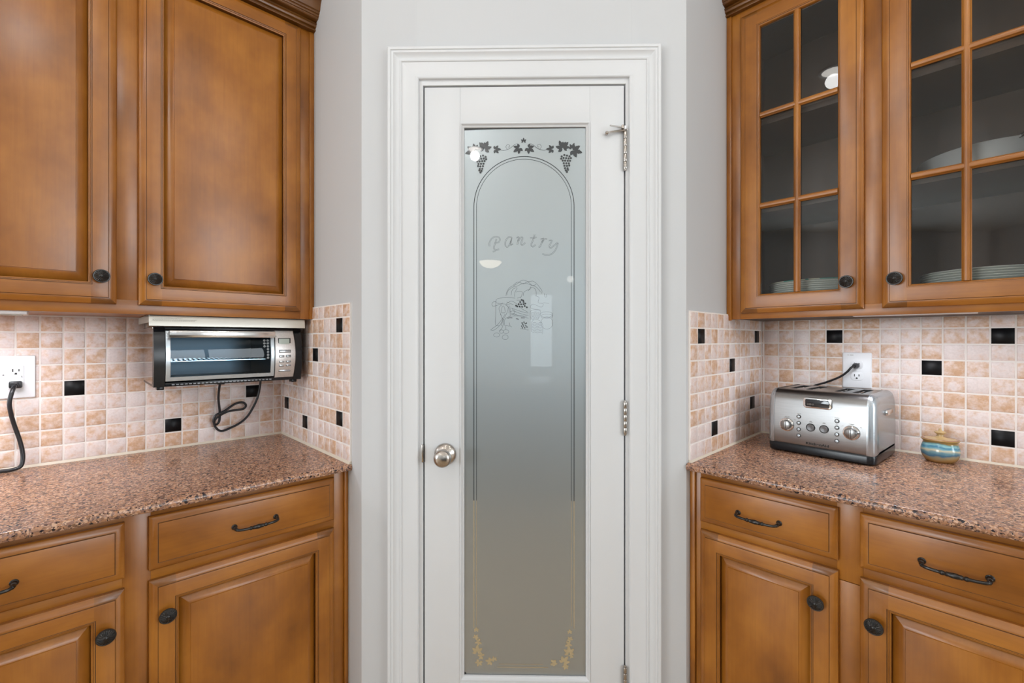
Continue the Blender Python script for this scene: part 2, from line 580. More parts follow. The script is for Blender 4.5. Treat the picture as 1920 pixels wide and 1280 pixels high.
class Thing:
    def __init__(self, name, label, cat, F, origin=(0, 0, 0), group=None, rotz=0.0, kind=None):
        self.o = bpy.data.objects.new(name, None)
        COL.objects.link(self.o)
        self.o.empty_display_size = .05
        self.off = origin
        self.o.matrix_world = F @ Matrix.Translation(origin) @ Matrix.Rotation(rotz, 4, 'Z')
        self.o['label'] = label
        self.o['category'] = cat
        if group: self.o['group'] = group
        if kind: self.o['kind'] = kind

    def part(self, name, mb, mats, parent=None, label=None, kind=None):
        me = mb.mesh(name, mats if isinstance(mats, (list, tuple)) else [mats], self.off)
        return self.link(name, me, parent, label, kind)

    def link(self, name, me, parent=None, label=None, kind=None, loc=None, rot=None, scale=None):
        o = bpy.data.objects.new(name, me)
        COL.objects.link(o)
        o.parent = parent or self.o
        if loc is not None:
            o.location = (loc[0] - self.off[0], loc[1] - self.off[1], loc[2] - self.off[2])
        if rot is not None: o.rotation_euler = rot
        if scale is not None: o.scale = scale
        if label: o['label'] = label
        if kind: o['kind'] = kind
        return o


def single(name, mb, mats, label, cat, F=FW, origin=(0, 0, 0), group=None, kind=None):
    o = bpy.data.objects.new(name, mb.mesh(name, mats if isinstance(mats, (list, tuple)) else [mats], origin))
    COL.objects.link(o)
    o.matrix_world = F @ Matrix.Translation(origin)
    o['label'] = label; o['category'] = cat
    if group: o['group'] = group
    if kind: o['kind'] = kind
    return o


def clip_x(poly, c, keep_low):
    out = []
    for i in range(len(poly)):
        a, b = poly[i], poly[(i + 1) % len(poly)]
        ia = (a[0] <= c) if keep_low else (a[0] >= c)
        ib = (b[0] <= c) if keep_low else (b[0] >= c)
        if ia: out.append(a)
        if ia != ib:
            t = (c - a[0]) / (b[0] - a[0])
            out.append(tuple(a[k] + (b[k] - a[k]) * t for k in range(3)))
    return out


def rings(mb, x0, x1, z0, z1, prof, stile=None, center=None, mats=(0, 1, 2), end_upto=0, glaze=(), gmat=3):
    """nested mitred rectangles; prof = [(inset, y)]; uprights get mats[0], rails mats[1], end grain of the uprights mats[2]"""
    R = [(x0 + i, x1 - i, z0 + i, z1 - i, y) for i, y in prof]
    for k in range(len(R) - 1):
        a, b = R[k], R[k + 1]
        A = [(a[0], a[4], a[2]), (a[1], a[4], a[2]), (a[1], a[4], a[3]), (a[0], a[4], a[3])]
        B = [(b[0], b[4], b[2]), (b[1], b[4], b[2]), (b[1], b[4], b[3]), (b[0], b[4], b[3])]
        for q in range(4):
            poly = [A[q], A[(q + 1) % 4], B[(q + 1) % 4], B[q]]
            if k in glaze:
                mb.face(poly, gmat)
            elif q in (1, 3):
                mb.face(poly, mats[0])
            elif stile is None:
                mb.face(poly, mats[1])
            else:
                lo = clip_x(poly, x0 + stile, True)
                hi = clip_x(poly, x1 - stile, False)
                mid = clip_x(clip_x(poly, x0 + stile, False), x1 - stile, True)
                me_ = mats[2] if k < end_upto else mats[0]
                for pg, mm in ((lo, me_), (mid, mats[1]), (hi, me_)):
                    if len(pg) >= 3: mb.face(pg, mm)
    if center is not None:
        b = R[-1]
        mb.face([(b[0], b[4], b[2]), (b[1], b[4], b[2]), (b[1], b[4], b[3]), (b[0], b[4], b[3])], center)


# ------------------------------------------------------------------ room shell
def structure(name, mb, mats, label, cat, F=FW):
    return single(name, mb, mats, label, cat, F, kind='structure')


mb = MB(); mb.box(-3.9, 3.9, -4.2, 2.6, -.05, 0); structure('floor', mb, M_FLOOR, 'light brown oak plank floor', 'floor')
mb = MB(); mb.box(-3.9, 3.9, -4.2, 2.6, CEIL, CEIL + .05); structure('ceiling', mb, M_CEIL, 'flat white ceiling', 'ceiling')

# left kitchen wall + its tiles come below; the walls are thick slabs
mb = MB(); mb.box(-.12, 4.05, -.10, 0, 0, CEIL)
wall_left = structure('wall_left', mb, M_WALL, 'left kitchen wall behind the worktop with a square tile backsplash', 'wall', FL)
mb = MB(); mb.box(-.11, 0, 0, .7145, 0, CEIL)
wall_left_return = structure('wall_left_return', mb, M_WALL, 'short grey wall between left cabinets and pantry door wall, tiled above the worktop', 'wall', FL)
mb = MB(); mb.box(-4.05, .12, -.10, 0, 0, CEIL)
wall_right = structure('wall_right', mb, M_WALL, 'right kitchen wall behind the toaster with a square tile backsplash', 'wall', FR)
mb = MB(); mb.box(0, .11, 0, .6465, 0, CEIL)
wall_right_return = structure('wall_right_return', mb, M_WALL, 'short grey wall between pantry door wall and right cabinets, tiled above the worktop', 'wall', FR)
DX0, DX1, DZ = -.313, .289, 2.0565          # door opening between the jambs
mb = MB()
for (a, b, c, d) in ((DX1 + .018, .4742, 0, CEIL), (-.4927, DX0 - .018, 0, CEIL), (DX0 - .018, DX1 + .018, DZ + .018, CEIL)):
    mb.face([(a, 0, c), (b, 0, c), (b, 0, d), (a, 0, d)])
    mb.face([(a, -.11, c), (b, -.11, c), (b, -.11, d), (a, -.11, d)])
mb.face([(DX1 + .018, 0, 0), (DX1 + .018, -.11, 0), (DX1 + .018, -.11, DZ), (DX1 + .018, 0, DZ)])
mb.face([(DX0 - .018, 0, 0), (DX0 - .018, -.11, 0), (DX0 - .018, -.11, DZ), (DX0 - .018, 0, DZ)])
structure('wall_center', mb, M_WALL, 'pale grey pantry wall around the white glass door', 'wall', FD)
# far side of the room, behind the viewer
mb = MB()
xs = [-3.9, -2.7, -.95, .13, .50, .86, 2.5, 3.9]
for i in range(len(xs) - 1):
    w_ = [w for w in WINDOWS if abs(w[0] - xs[i]) < 1e-6]
    if w_:
        mb.box(xs[i], xs[i + 1], -4.12, -4.0, 0, w_[0][2]); mb.box(xs[i], xs[i + 1], -4.12, -4.0, w_[0][3], CEIL)
    else:
        mb.box(xs[i], xs[i + 1], -4.12, -4.0, 0, CEIL)
structure('wall_back', mb, M_WALL, 'grey wall with windows at the far side of the kitchen', 'wall')
mb = MB(); mb.box(-3.95, -3.85, -4.1, -1.0, 0, CEIL); structure('wall_west', mb, M_WALL, 'grey side wall beyond the left cabinets', 'wall')
mb = MB(); mb.box(3.85, 3.95, -4.1, -1.0, 0, CEIL); structure('wall_east', mb, M_WALL, 'grey side wall beyond the right cabinets', 'wall')
for i, (x0, x1, z0, z1) in enumerate(WINDOWS):
    mb = MB()
    t = .045
    mb.box(x0, x0 + t, -4.08, -4.02, z0, z1); mb.box(x1 - t, x1, -4.08, -4.02, z0, z1)
    mb.box(x0, x1, -4.08, -4.02, z0, z0 + t); mb.box(x0, x1, -4.08, -4.02, z1 - t, z1)
    zc = z0 + (z1 - z0) * .42
    mb.box(x0, x1, -4.07, -4.03, zc - .02, zc + .02)
    structure('window_%d' % (i + 1), mb, M_TRIM, ['narrow white sash window on the far wall', 'wide white sash window on the far wall, beyond the right cabinets', 'added wide white sash window on the far wall, beyond the left cabinets'][i], 'window')

for i, (x, y0, y1, z0, z1, w) in enumerate(ADDED_WINDOWS):  # frames of the added side windows, set around the fill lights
    mb = MB()
    t = .05
    xa, xb = (3.79, 3.86) if x > 0 else (-3.86, -3.79)
    for yy in (y0 - t, (y0 + y1) / 2 - t / 2, y1):
        mb.box(xa, xb, yy, yy + t, z0 - t, z1 + t)
    for zz in (z0 - t, z1):
        mb.box(xa, xb, y0, y1, zz, zz + t)
    structure('window_%d' % (i + 4), mb, M_TRIM, 'added wide white window on the %s side wall' % ('right' if x > 0 else 'left'), 'window')

# ------------------------------------------------------------------ backsplash tiles
PW = .0505


def tile_mesh(k):
    r = random.Random(100 + k)
    mb = MB()
    h = .5
    j = lambda: r.uniform(-.008, .008)
    o = [(-h + j(), -h + j()), (h + j(), -h + j()), (h + j(), h + j()), (-h + j(), h + j())]
    def ring(inset, y):
        return [(p[0] * (1 - inset), y, p[1] * (1 - inset)) for p in o]
    rows = [ring(0, -.006), ring(0, -.0016), ring(.035, -.0003), ring(.07, 0.0)]
    mb.grid(rows, 0, True, True)
    mb.face(rows[-1], 0, True)
    return mb.mesh('tile', [MT])


TILES = [tile_mesh(k) for k in range(6)]
mb = MB()
mb.grid([[(-.5, -.006, -.5), (.5, -.006, -.5), (.5, -.006, .5), (-.5, -.006, .5)], [(-.5, -.001, -.5), (.5, -.001, -.5), (.5, -.001, .5), (-.5, -.001, .5)],
         [(-.485, 0, -.485), (.485, 0, -.485), (.485, 0, .485), (-.485, 0, .485)]], 0, False, True, False, True)
BLACK_TILE = mb.mesh('black_tile', [M_BLACK_TILE])


def lay_tiles(wall, us, zs, black, place, gap=.0042):
    """us, zs: joint lines; place(u, z) -> (location, rotation)"""
    for ci in range(len(us) - 1):
        for ri in range(len(zs) - 1):
            w, h = us[ci + 1] - us[ci] - gap, zs[ri + 1] - zs[ri] - gap
            if w < .004 or h < .006: continue
            blk = (ci, ri) in black
            me = BLACK_TILE if blk else TILES[rnd.randrange(6)]
            o = bpy.data.objects.new('black_tile' if blk else 'tile', me)
            COL.objects.link(o)
            o.parent = wall
            loc, rz = place((us[ci] + us[ci + 1]) / 2, (zs[ri] + zs[ri + 1]) / 2)
            if not blk:
                loc = (loc[0], loc[1], loc[2])
            o.location = loc
            o.rotation_euler = (rnd.uniform(-.012, .012), 0, rz + rnd.uniform(-.010, .010)) if not blk else (0, 0, rz)
            o.scale = (w, 1, h)


def backing(wall, name, mb, mat):
    o = bpy.data.objects.new(name, mb.mesh(name, [mat])); COL.objects.link(o); o.parent = wall
    return o


TF = .0065   # tile face above the plaster
zsL = [.9194] + [.9697 + .0503 * k for k in range(9)]            # 9 rows up to 1.372
usL = [.0075] + [.0383 + .0505 * k for k in range(21)]
lay_tiles(wall_left, usL, zsL, {(12, 4), (7, 1), (2, 3)}, lambda u, z: ((u, TF, z), 0))
mb = MB(); mb.box(0, 1.06, 0, .0052, ZL - .005, 1.374); backing(wall_left, 'grout', mb, M_GROUT)
mb = MB(); mb.prism([(0.001, ZL), (.0105, ZL), (.0075, ZL + .004), (.005, ZL + .0075), (.001, ZL + .008)], .0, 1.05, 'x'); backing(wall_left, 'caulk', mb, M_CAULK)
zsLr = [.9194] + [.9697 + .0501 * k for k in range(9)] + [1.4128]
vsL = [.0075] + [.0364 + .0507 * k for k in range(12)] + [.6465]
lay_tiles(wall_left_return, vsL, zsLr, {(11, 8), (7, 6), (1, 2), (5, 1), (11, 2)}, lambda u, z: ((TF, u, z), -PI / 2))
mb = MB(); mb.box(0, .0052, 0, .6465, ZL - .005, 1.4145); backing(wall_left_return, 'grout', mb, M_GROUT)
mb = MB(); mb.prism([(.001, ZL), (.0105, ZL), (.0075, ZL + .004), (.005, ZL + .0075), (.001, ZL + .008)], .0, .648, 'y'); backing(wall_left_return, 'caulk', mb, M_CAULK)

zsR = [.9372] + [.9868 + .0497 * k for k in range(9)]            # last line 1.3844
zsR[-1] = 1.372
usR = [-.0075] + [-.0163 - .05068 * k for k in range(16)]
lay_tiles(wall_right, usR[::-1], zsR, {(len(usR) - 2 - (k + 1), r) for k, r in ((4, 7), (9, 5), (12, 7), (12, 1))}, lambda u, z: ((u, TF, z), 0))
mb = MB(); mb.box(-.79, 0, 0, .0052, ZR - .005, 1.374); backing(wall_right, 'grout', mb, M_GROUT)
mb = MB(); mb.prism([(0.001, ZR), (.0105, ZR), (.0075, ZR + .004), (.005, ZR + .0075), (.001, ZR + .008)], -.785, 0, 'x'); backing(wall_right, 'caulk', mb, M_CAULK)
zsRr = [.9372] + [.9868 + .0497 * k for k in range(8)] + [1.3842]
vsR = [.0075] + [.0294 + .0501 * k for k in range(12)] + [.6325]
lay_tiles(wall_right_return, vsR, zsRr, {(11, 7), (1, 7), (6, 5), (2, 2), (9, 1)}, lambda u, z: ((-TF, u, z), PI / 2))
mb = MB(); mb.box(-.0052, 0, 0, .6325, ZR - .005, 1.3858); backing(wall_right_return, 'grout', mb, M_GROUT)
mb = MB(); mb.prism([(-.001, ZR), (-.0105, ZR), (-.0075, ZR + .004), (-.005, ZR + .0075), (-.001, ZR + .008)], .0, .634, 'y'); backing(wall_right_return, 'caulk', mb, M_CAULK)

# ------------------------------------------------------------------ pantry door, its casing and jambs
CAS = [(0, 0), (0, .021), (.002, .0225), (.0085, .0225), (.010, .0205), (.0105, .0195), (.0125, .0205), (.017, .0200), (.0195, .0175), (.025, .0140), (.0315, .0125), (.0335, .0125),
       (.0345, .0145), (.0375, .0155), (.040, .0145), (.041, .0118), (.0445, .0112), (.060, .0112), (.077, .0118), (.082, .0128), (.0865, .0135), (.0895, .0120), (.0905, .009), (.0905, 0)]
cx0, cx1, cz1 = .3907, -.4127, 2.1625
for nm, lb in (('trim_1', 'white moulded casing up the knob side of the pantry door'), ('trim_2', 'white moulded casing up the hinge side of the pantry door'), ('trim_3', 'white moulded casing across the top of the pantry door')):
    mb = MB()
    if nm == 'trim_1':
        mb.grid([[(cx0 - o_, y_, 0) for o_, y_ in CAS], [(cx0 - o_, y_, cz1 - o_) for o_, y_ in CAS]], 0, True)
    elif nm == 'trim_2':
        mb.grid([[(cx1 + o_, y_, 0) for o_, y_ in CAS], [(cx1 + o_, y_, cz1 - o_) for o_, y_ in CAS]], 0, True)
    else:
        mb.grid([[(cx0 - o_, y_, cz1 - o_) for o_, y_ in CAS], [(cx1 + o_, y_, cz1 - o_) for o_, y_ in CAS]], 0, True)
    structure(nm, mb, M_TRIM, lb, 'door casing', FD)
mb = MB()
mb.box(DX1, DX1 + .02, -.11, .0035, 0, DZ + .02); mb.box(DX0 - .02, DX0, -.11, .0035, 0, DZ + .02); mb.box(DX0, DX1, -.11, .0035, DZ, DZ + .02)
mb.box(DX1 - .012, DX1, -.07, -.038, 0, DZ); mb.box(DX0, DX0 + .012, -.07, -.038, 0, DZ); mb.box(DX0, DX1, -.07, -.038, DZ - .012, DZ)
structure('trim_4', mb, M_TRIM, 'white jamb lining of the pantry door opening', 'door jamb', FD)

door = Thing('door_1', 'white pantry door with a long frosted glass panel lettered Pantry', 'door', FD, (0, 0, 0), kind='structure')
dl, dr, dt, db = .285, -.309, 2.0525, .012
gl_, gr_, gt, gb = .1779, -.2079, 1.9448, .283
Y0, Y1 = -.035, 0.0
for a, b in ((gl_, dl), (dr, gr_)):
    mb = MB(); mb.box(a, b, Y0, Y1, db, dt, 0, .0012); door.part('stile', mb, M_TRIM)
for a, b in ((gt, dt), (db, gb)):
    mb = MB(); mb.box(gr_, gl_, Y0, Y1 - .0003, a, b, 0, .0006); door.part('rail', mb, M_TRIM)
mb = MB()
rings(mb, gr_, gl_, gb, gt, [(0, -.002), (0, .0025), (.0012, .0035), (.003, .0032), (.0055, -.001), (.009, -.004), (.0105, -.0045), (.0112, -.006), (.0112, -.012)], None, None, (0, 0, 0))
door.part('glazing_bead', mb, M_TRIM)
YG = -.0095
mb = MB(); mb.box(gr_ + .008, gl_ - .008, YG - .005, YG, gb + .008, gt - .008)
pane = door.part('glass_pane', mb, M_FROST, label='frosted glass panel with etched pantry design')
YE = YG + .0004


def mapper(x0, z0, sx, sz):
    return lambda p: (x0 - p[0] * sx, z0 - p[1] * sz)


top_ = mapper(.1841, 1.9335, .3999 / 1280, .401 / 1280)
mot = mapper(.1519, 1.5498, .3518 / 1564, .2886 / 1280)
bot = mapper(.1841, .4775, .3999 / 1920, .2085 / 998)


def sm2(pts, k=5):
    return [(v.x, v.z) for v in spline([(p[0], 0, p[1]) for p in pts], k)]


def stroke(mb, mp, pts, w, smooth=True):
    q = [mp(p) for p in pts]
    mb.ribbon(sm2(q) if smooth and len(q) > 2 else q, w, YE)


LEAF_N = 0


def leaf(mb, cx, cz, size, ang, veins=True):
    """five pointed lobes fanning from the stalk end"""
    global LEAF_N
    for da, ln, wd in ((0, 1.0, .30), (.85, .85, .27), (-.85, .85, .27), (1.75, .62, .24), (-1.75, .62, .24)):
        a = ang + da
        dx, dz = math.cos(a), math.sin(a)
        px_, pz = -dz, dx
        L, W = size * ln, size * wd * .80
        LEAF_N += 1
        yl = YE + LEAF_N * 3e-6
        pts = []
        for t, w in ((.08, .05), (.3, .75), (.42, 1.0), (.52, .78), (.62, .98), (.74, .58), (.80, .62), (1.0, 0), (.80, -.62), (.74, -.58), (.62, -.98), (.52, -.78), (.42, -1.0), (.3, -.75), (.08, -.05)):
            pts.append((cx + dx * L * t + px_ * W * w, yl, cz + dz * L * t + pz * W * w))
        mb.face(pts)


# arch lines
acx, acz, ro, ri = -.012, 1.698, .150, .142
mb = MB()
for r, w in ((ro, .0022), (ri, .0014)):
    mb.ribbon([(acx + r, .816), (acx + r, acz)] + [(acx + r * math.cos(PI * k / 48), acz + r * math.sin(PI * k / 48)) for k in range(49)] + [(acx - r, acz), (acx - r, .816)], w, YE)
door.part('etched_arch', mb, M_CLEAR, pane, 'double arched line etched clear in the frosted glass')
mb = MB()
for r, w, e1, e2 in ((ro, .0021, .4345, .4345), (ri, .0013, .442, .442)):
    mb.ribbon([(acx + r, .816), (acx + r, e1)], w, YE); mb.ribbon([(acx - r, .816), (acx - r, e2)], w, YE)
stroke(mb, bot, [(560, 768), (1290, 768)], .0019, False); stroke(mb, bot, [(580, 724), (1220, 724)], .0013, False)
door.part('etched_border', mb, M_ETCH_REFLECTION, pane, 'border lines low on the glass, reflected light painted pale gold')
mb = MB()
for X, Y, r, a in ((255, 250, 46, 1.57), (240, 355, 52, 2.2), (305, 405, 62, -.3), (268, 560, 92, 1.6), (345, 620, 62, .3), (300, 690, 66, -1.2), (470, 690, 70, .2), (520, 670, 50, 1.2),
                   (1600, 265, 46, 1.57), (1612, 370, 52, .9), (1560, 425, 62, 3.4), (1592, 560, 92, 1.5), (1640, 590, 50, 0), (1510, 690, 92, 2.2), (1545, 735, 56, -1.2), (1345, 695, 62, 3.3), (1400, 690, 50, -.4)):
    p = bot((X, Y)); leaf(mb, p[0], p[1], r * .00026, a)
door.part('etched_leaves', mb, M_ETCH_REFLECTION, pane, 'leaves in the two lower corners, reflected light painted pale gold')
mb = MB()
for X, Y, r, a in ((625, 132, 34, 1.57), (585, 190, 62, 3.75), (668, 190, 62, -.6),
                   (900, 205, 52, 3.1), (1000, 200, 74, 2.0), (1010, 190, 60, .9), (1100, 215, 80, -.3), (1090, 200, 50, 1.2),
                   (350, 205, 52, .05), (250, 200, 74, 1.15), (240, 190, 60, 2.2), (150, 215, 80, 3.45), (160, 200, 50, 1.9)):
    p = top_((X, Y)); leaf(mb, p[0], p[1], r * .00036, PI - a)
for sgn in (1, -1):
    for (X, Y) in ((990, 275), (1015, 262), (1040, 268), (1065, 275), (985, 297), (1008, 290), (1032, 292), (1056, 296), (1078, 292), (1000, 315), (1023, 316), (1048, 318), (1070, 318),
                   (1010, 340), (1034, 341), (1058, 342), (1016, 364), (1040, 366), (1062, 362), (1022, 388), (1046, 390), (1030, 408), (1050, 404), (1040, 424)):
        LEAF_N += 1; p = top_((X if sgn == 1 else 1250 - X, Y)); mb.disc(p[0], p[1], .0032, .0032, YE + LEAF_N * 3e-6, 10)
    vine = [(855, 205), (820, 215), (780, 205), (750, 190), (720, 165), (690, 150)]
    curl = [(780, 205), (795, 180), (780, 158), (758, 166), (762, 184), (774, 180)]
    for q, w in ((vine, .0011), (curl, .0009)):
        stroke(mb, top_, [(X if sgn == 1 else 1250 - X, Y) for X, Y in q], w)
door.part('etched_grapevine', mb, M_CLEAR, pane, 'grape leaves, bunches and curling vine etched above the arch')
# lettering: Pantry, each letter drawn as a double outline
mb = MB()
LET = [
    [(392, 1160), (360, 1165), (340, 1150), (350, 1105), (365, 1060)], [(298, 1132), (296, 1100), (318, 1058), (352, 1040), (388, 1046), (398, 1068), (385, 1092), (352, 1098)], [(328, 1184), (358, 1174)],
    [(512, 1046), (482, 1044), (455, 1075), (450, 1120), (468, 1138), (492, 1112), (512, 1050), (500, 1118), (524, 1108)],
    [(556, 1054), (578, 1044), (564, 1118)], [(570, 1088), (598, 1048), (616, 1052), (600, 1112), (620, 1116), (640, 1096)],
    [(732, 1018), (712, 1080), (698, 1120), (714, 1136), (740, 1118)], [(688, 1056), (750, 1046)],
    [(786, 1068), (814, 1056), (798, 1100), (782, 1136), (768, 1136)], [(800, 1098), (826, 1062), (852, 1064)],
    [(866, 1080), (896, 1078), (872, 1130), (884, 1150), (914, 1128), (950, 1098)], [(956, 1100), (930, 1168), (890, 1208), (842, 1216), (804, 1204)],
]
for st in LET:
    q = [Vector((p[0], 0, p[1])) for p in st]
    for sg in (4.6, -4.6):
        off = []
        for i, p in enumerate(q):
            t = (q[min(i + 1, len(q) - 1)] - q[max(i - 1, 0)]).normalized()
            off.append((p.x - t.z * sg, p.z + t.x * sg))
        stroke(mb, top_, off, .00062)
door.part('etched_lettering', mb, M_CLEAR, pane, 'word Pantry in slanted script outline')
# basket of bread, jars and fruit
mb = MB()
ST = [
    [(490, 530), (500, 480), (545, 415), (630, 375), (690, 330), (730, 322), (790, 340), (850, 335), (900, 370), (940, 420), (968, 460), (965, 500)],
    [(500, 520), (520, 460), (590, 410), (640, 400), (700, 370), (760, 365), (820, 385), (880, 405), (920, 440), (950, 480)],
    [(590, 385), (650, 345), (720, 370), (780, 345), (840, 390), (890, 380)],
    [(560, 520), (570, 460), (600, 430), (640, 425), (610, 480), (605, 540)],
    [(620, 480), (660, 470), (710, 480), (700, 520), (685, 560)], [(720, 530), (730, 480), (770, 455), (800, 445), (820, 420), (870, 430), (890, 470), (892, 530)], [(780, 465), (820, 430), (815, 408)],
    [(370, 570), (450, 553), (560, 553), (612, 560)], [(365, 575), (360, 620), (480, 640), (545, 650)],
    [(362, 610), (322, 610), (300, 640), (320, 668), (370, 655), (420, 640), (450, 622)],
    [(355, 620), (352, 760), (350, 910), (400, 925)], [(540, 660), (545, 730), (545, 800)], [(510, 660), (530, 700), (528, 760)],
    [(430, 650), (398, 700), (440, 830)], [(440, 670), (425, 740), (440, 755), (480, 745), (462, 668), (440, 670)],
    [(480, 650), (520, 680), (500, 760), (450, 850), (400, 930), (330, 985), (290, 985), (300, 970), (380, 910), (450, 820), (480, 770)],
    [(440, 830), (460, 860), (440, 950), (400, 1000)], [(415, 770), (445, 850), (425, 930)],
    [(490, 640), (560, 600), (640, 640), (700, 700), (780, 745)], [(560, 690), (640, 720), (720, 745), (790, 760)], [(570, 700), (620, 740), (700, 770), (790, 790)], [(500, 610), (590, 650)],
    [(590, 760), (640, 790), (770, 800)], [(545, 740), (580, 730), (612, 745), (570, 782), (560, 750)], [(570, 760), (600, 785), (640, 770)],
    [(470, 920), (468, 860), (500, 820), (570, 800), (700, 800), (790, 830)], [(535, 885), (545, 930), (570, 942)], [(470, 920), (520, 930), (545, 930)], [(490, 930), (490, 980)],
    [(680, 965), (740, 975), (790, 985)], [(630, 585), (690, 588)], [(640, 560), (690, 545)],
    [(880, 530), (930, 550), (920, 620), (985, 632), (960, 680), (850, 640), (820, 690), (955, 720)], [(820, 850), (820, 730), (945, 725), (925, 830)],
    [(830, 1010), (835, 880), (880, 845), (940, 860), (980, 920), (975, 1040)], [(1000, 500), (1010, 545), (1034, 540), (1025, 508)], [(985, 620), (1060, 630)],
]
for k in range(6):
    yy = 745 + 17 * k
    ST.append([(822, yy), (850, yy + 12), (880, yy - 4), (915, yy + 8), (938 - 3 * k, yy - 2)])
for k in range(7):
    yy = 890 + 21 * k
    ST.append([(842, yy + 4), (875, yy - 8), (905, yy + 6), (945, yy - 6), (970, yy + 2)])
for q in ST:
    stroke(mb, mot, q, .00075)
for (cx, cy, rx, ry) in ((430, 1005, 24, 24), (490, 1005, 38, 26), (365, 1050, 40, 28), (480, 1080, 40, 32), (1030, 778, 84, 38), (1035, 800, 80, 28), (1035, 890, 80, 82)):
    stroke(mb, mot, [(cx + rx * math.cos(2 * PI * k / 18), cy + ry * math.sin(2 * PI * k / 18)) for k in range(19)], .0007, False)
for q in ([(510, 828), (540, 820), (575, 822)], [(625, 833), (660, 841)], [(690, 822), (740, 822)]):
    stroke(mb, mot, q, .0020)
for X, Y, r in [(x, y, 15) for x, y in ((700, 585), (720, 592), (680, 612), (725, 612), (660, 640), (692, 642), (725, 640), (748, 632), (640, 670), (672, 672), (705, 675), (740, 665), (768, 682), (625, 660))] + \
               [(x, y, 11) for x, y in ((730, 880), (705, 890), (715, 908), (745, 900), (762, 892), (700, 932), (725, 930), (755, 928), (770, 944), (710, 955), (740, 955))]:
    p = mot((X, Y)); mb.disc(p[0], p[1], r * .000205, r * .000185, YE, 9, 0, .6)
door.part('etched_basket', mb, M_CLEAR, pane, 'line drawing of a handled basket with jar, bread and fruit')
# clear streak left along the top and chipped corners of the frosting
mb = MB(); mb.face([(gl_ - .0112, YE, gt - .0112), (gl_ - .06, YE, gt - .0112), (gr_ + .0112, YE, gt - .0112), (gr_ + .0112, YE, gt - .0128), (.05, YE, gt - .0140), (gl_ - .0112, YE, gt - .0172)])
mb.face([(gl_ - .0112, YE, gb + .0112), (gl_ - .0175, YE, gb + .0112), (gl_ - .0165, YE, gb + .0165), (gl_ - .0135, YE, gb + .0185), (gl_ - .0112, YE, gb + .018)])
mb.face([(gl_ - .0112, YE, gb + .0112), (gl_ - .0112, YE, gb + .0128), (gr_ + .0112, YE, gb + .0122), (gr_ + .0112, YE, gb + .0112)])
door.part('bare_edge', mb, M_CLEAR, pane, 'clear sliver where the frosting stops short of the bead')

# knob, strike, hinges
mb = MB()
kx, kz = .2226, .9575
mb.lathe([(.0001, .0), (.0325, .0), (.0330, .002), (.0320, .005), (.0285, .009), (.0215, .0125), (.0165, .015), (.0135, .019), (.0125, .026), (.0135, .032), (.0180, .0355), (.0232, .040), (.0255, .046), (.0258, .052), (.0245, .058), (.0205, .0625), (.012, .0655), (.0001, .0662)], (kx, 0, kz), 'y', 40)
door.part('door_knob', mb, M_NICKEL, label='satin nickel round knob with flared rosette')
mb = MB(); mb.box(DX1 - .0018, DX1 + .0035, -.006, .0062, .934, .986, 0, .001); mb.box(DX1 - .0022, DX1 - .001, -.030, .004, .938, .982)
door.part('strike_plate', mb, M_NICKEL)
for z0, z1 in ((1.802, 1.915), (1.0205, 1.1165), (.245, .3334)):
    mb = MB()
    n = 5
    for k in range(n):
        a, b = z0 + (z1 - z0) * k / n, z0 + (z1 - z0) * (k + 1) / n
        mb.lathe([(.0001, a + .0006), (.0052, a + .0006), (.0056, a + .0014), (.0056, b - .0014), (.0052, b - .0006), (.0001, b - .0006)], (-.3110, .0055, 0), 'z', 14)
    mb.lathe([(.0001, z0 - .005), (.0035, z0 - .004), (.004, z0), (.0001, z0 + .001)], (-.3110, .0055, 0), 'z', 12)
    mb.lathe([(.0001, z1 - .001), (.004, z1), (.0035, z1 + .003), (.0001, z1 + .0042)], (-.3110, .0055, 0), 'z', 12)
    mb.box(-.3150, -.3105, -.02, .0015, z0 + .002, z1 - .002)
    h = door.part('hinge', mb, M_NICKEL)
    if z1 > 1.9:
        mb = MB()
        mb.box(-.3165, -.3045, .000, .012, 1.9165, 1.9205, 0, .001)
        mb.tube([(-.309, .008, 1.9245), (-.300, .012, 1.9230), (-.262, .030, 1.9205)], [.0024, .0024, .0022], 8)
        mb.lathe([(.0001, -.004), (.0042, -.004), (.0042, .006), (.0001, .006)], (-.3025, .011, 1.9235), 'z', 12)
        mb.tube([(-.308, .008, 1.9165), (-.290, .008, 1.9140), (-.268, .010, 1.9115), (-.258, .012, 1.9080)], [.0028, .0034, .0026, .0022], 8)
        mb.lathe([(.0001, .0), (.0048, .0), (.0048, .010), (.0030, .012), (.0001, .012)], (-.256, .004, 1.9075), 'y', 12)
        door.part('hinge_pin_stop', mb, M_NICKEL, h)
        mb = MB(); mb.box(-.3135, -.3065, .0045, .0135, 1.9175, 1.9285, 0, .002)
        door.part('stop_collar', mb, M_WHITE, h)

# ------------------------------------------------------------------ hardware meshes (shared)
def knob_mesh():
    mb = MB()
    def mod(r, a):
        if .0050 < r < .0152:
            return -.0011 * (.5 + .5 * math.cos(20 * a)) * min(1, (r - .005) / .002)
        return 0
    mb.lathe([(.0085, 0), (.0085, .0015), (.0062, .004), (.0058, .011), (.0080, .0135), (.0150, .0150), (.0176, .0165), (.0180, .0180), (.0172, .0196), (.0158, .0198), (.0152, .0196),
              (.0148, .0204), (.0125, .0217), (.0095, .0230), (.0065, .0239), (.0052, .0241), (.0046, .0254), (.0030, .0265), (.0001, .0268)], (0, 0, 0), 'y', 80, 0, mod)
    return mb.mesh('knob', [M_BRONZE])


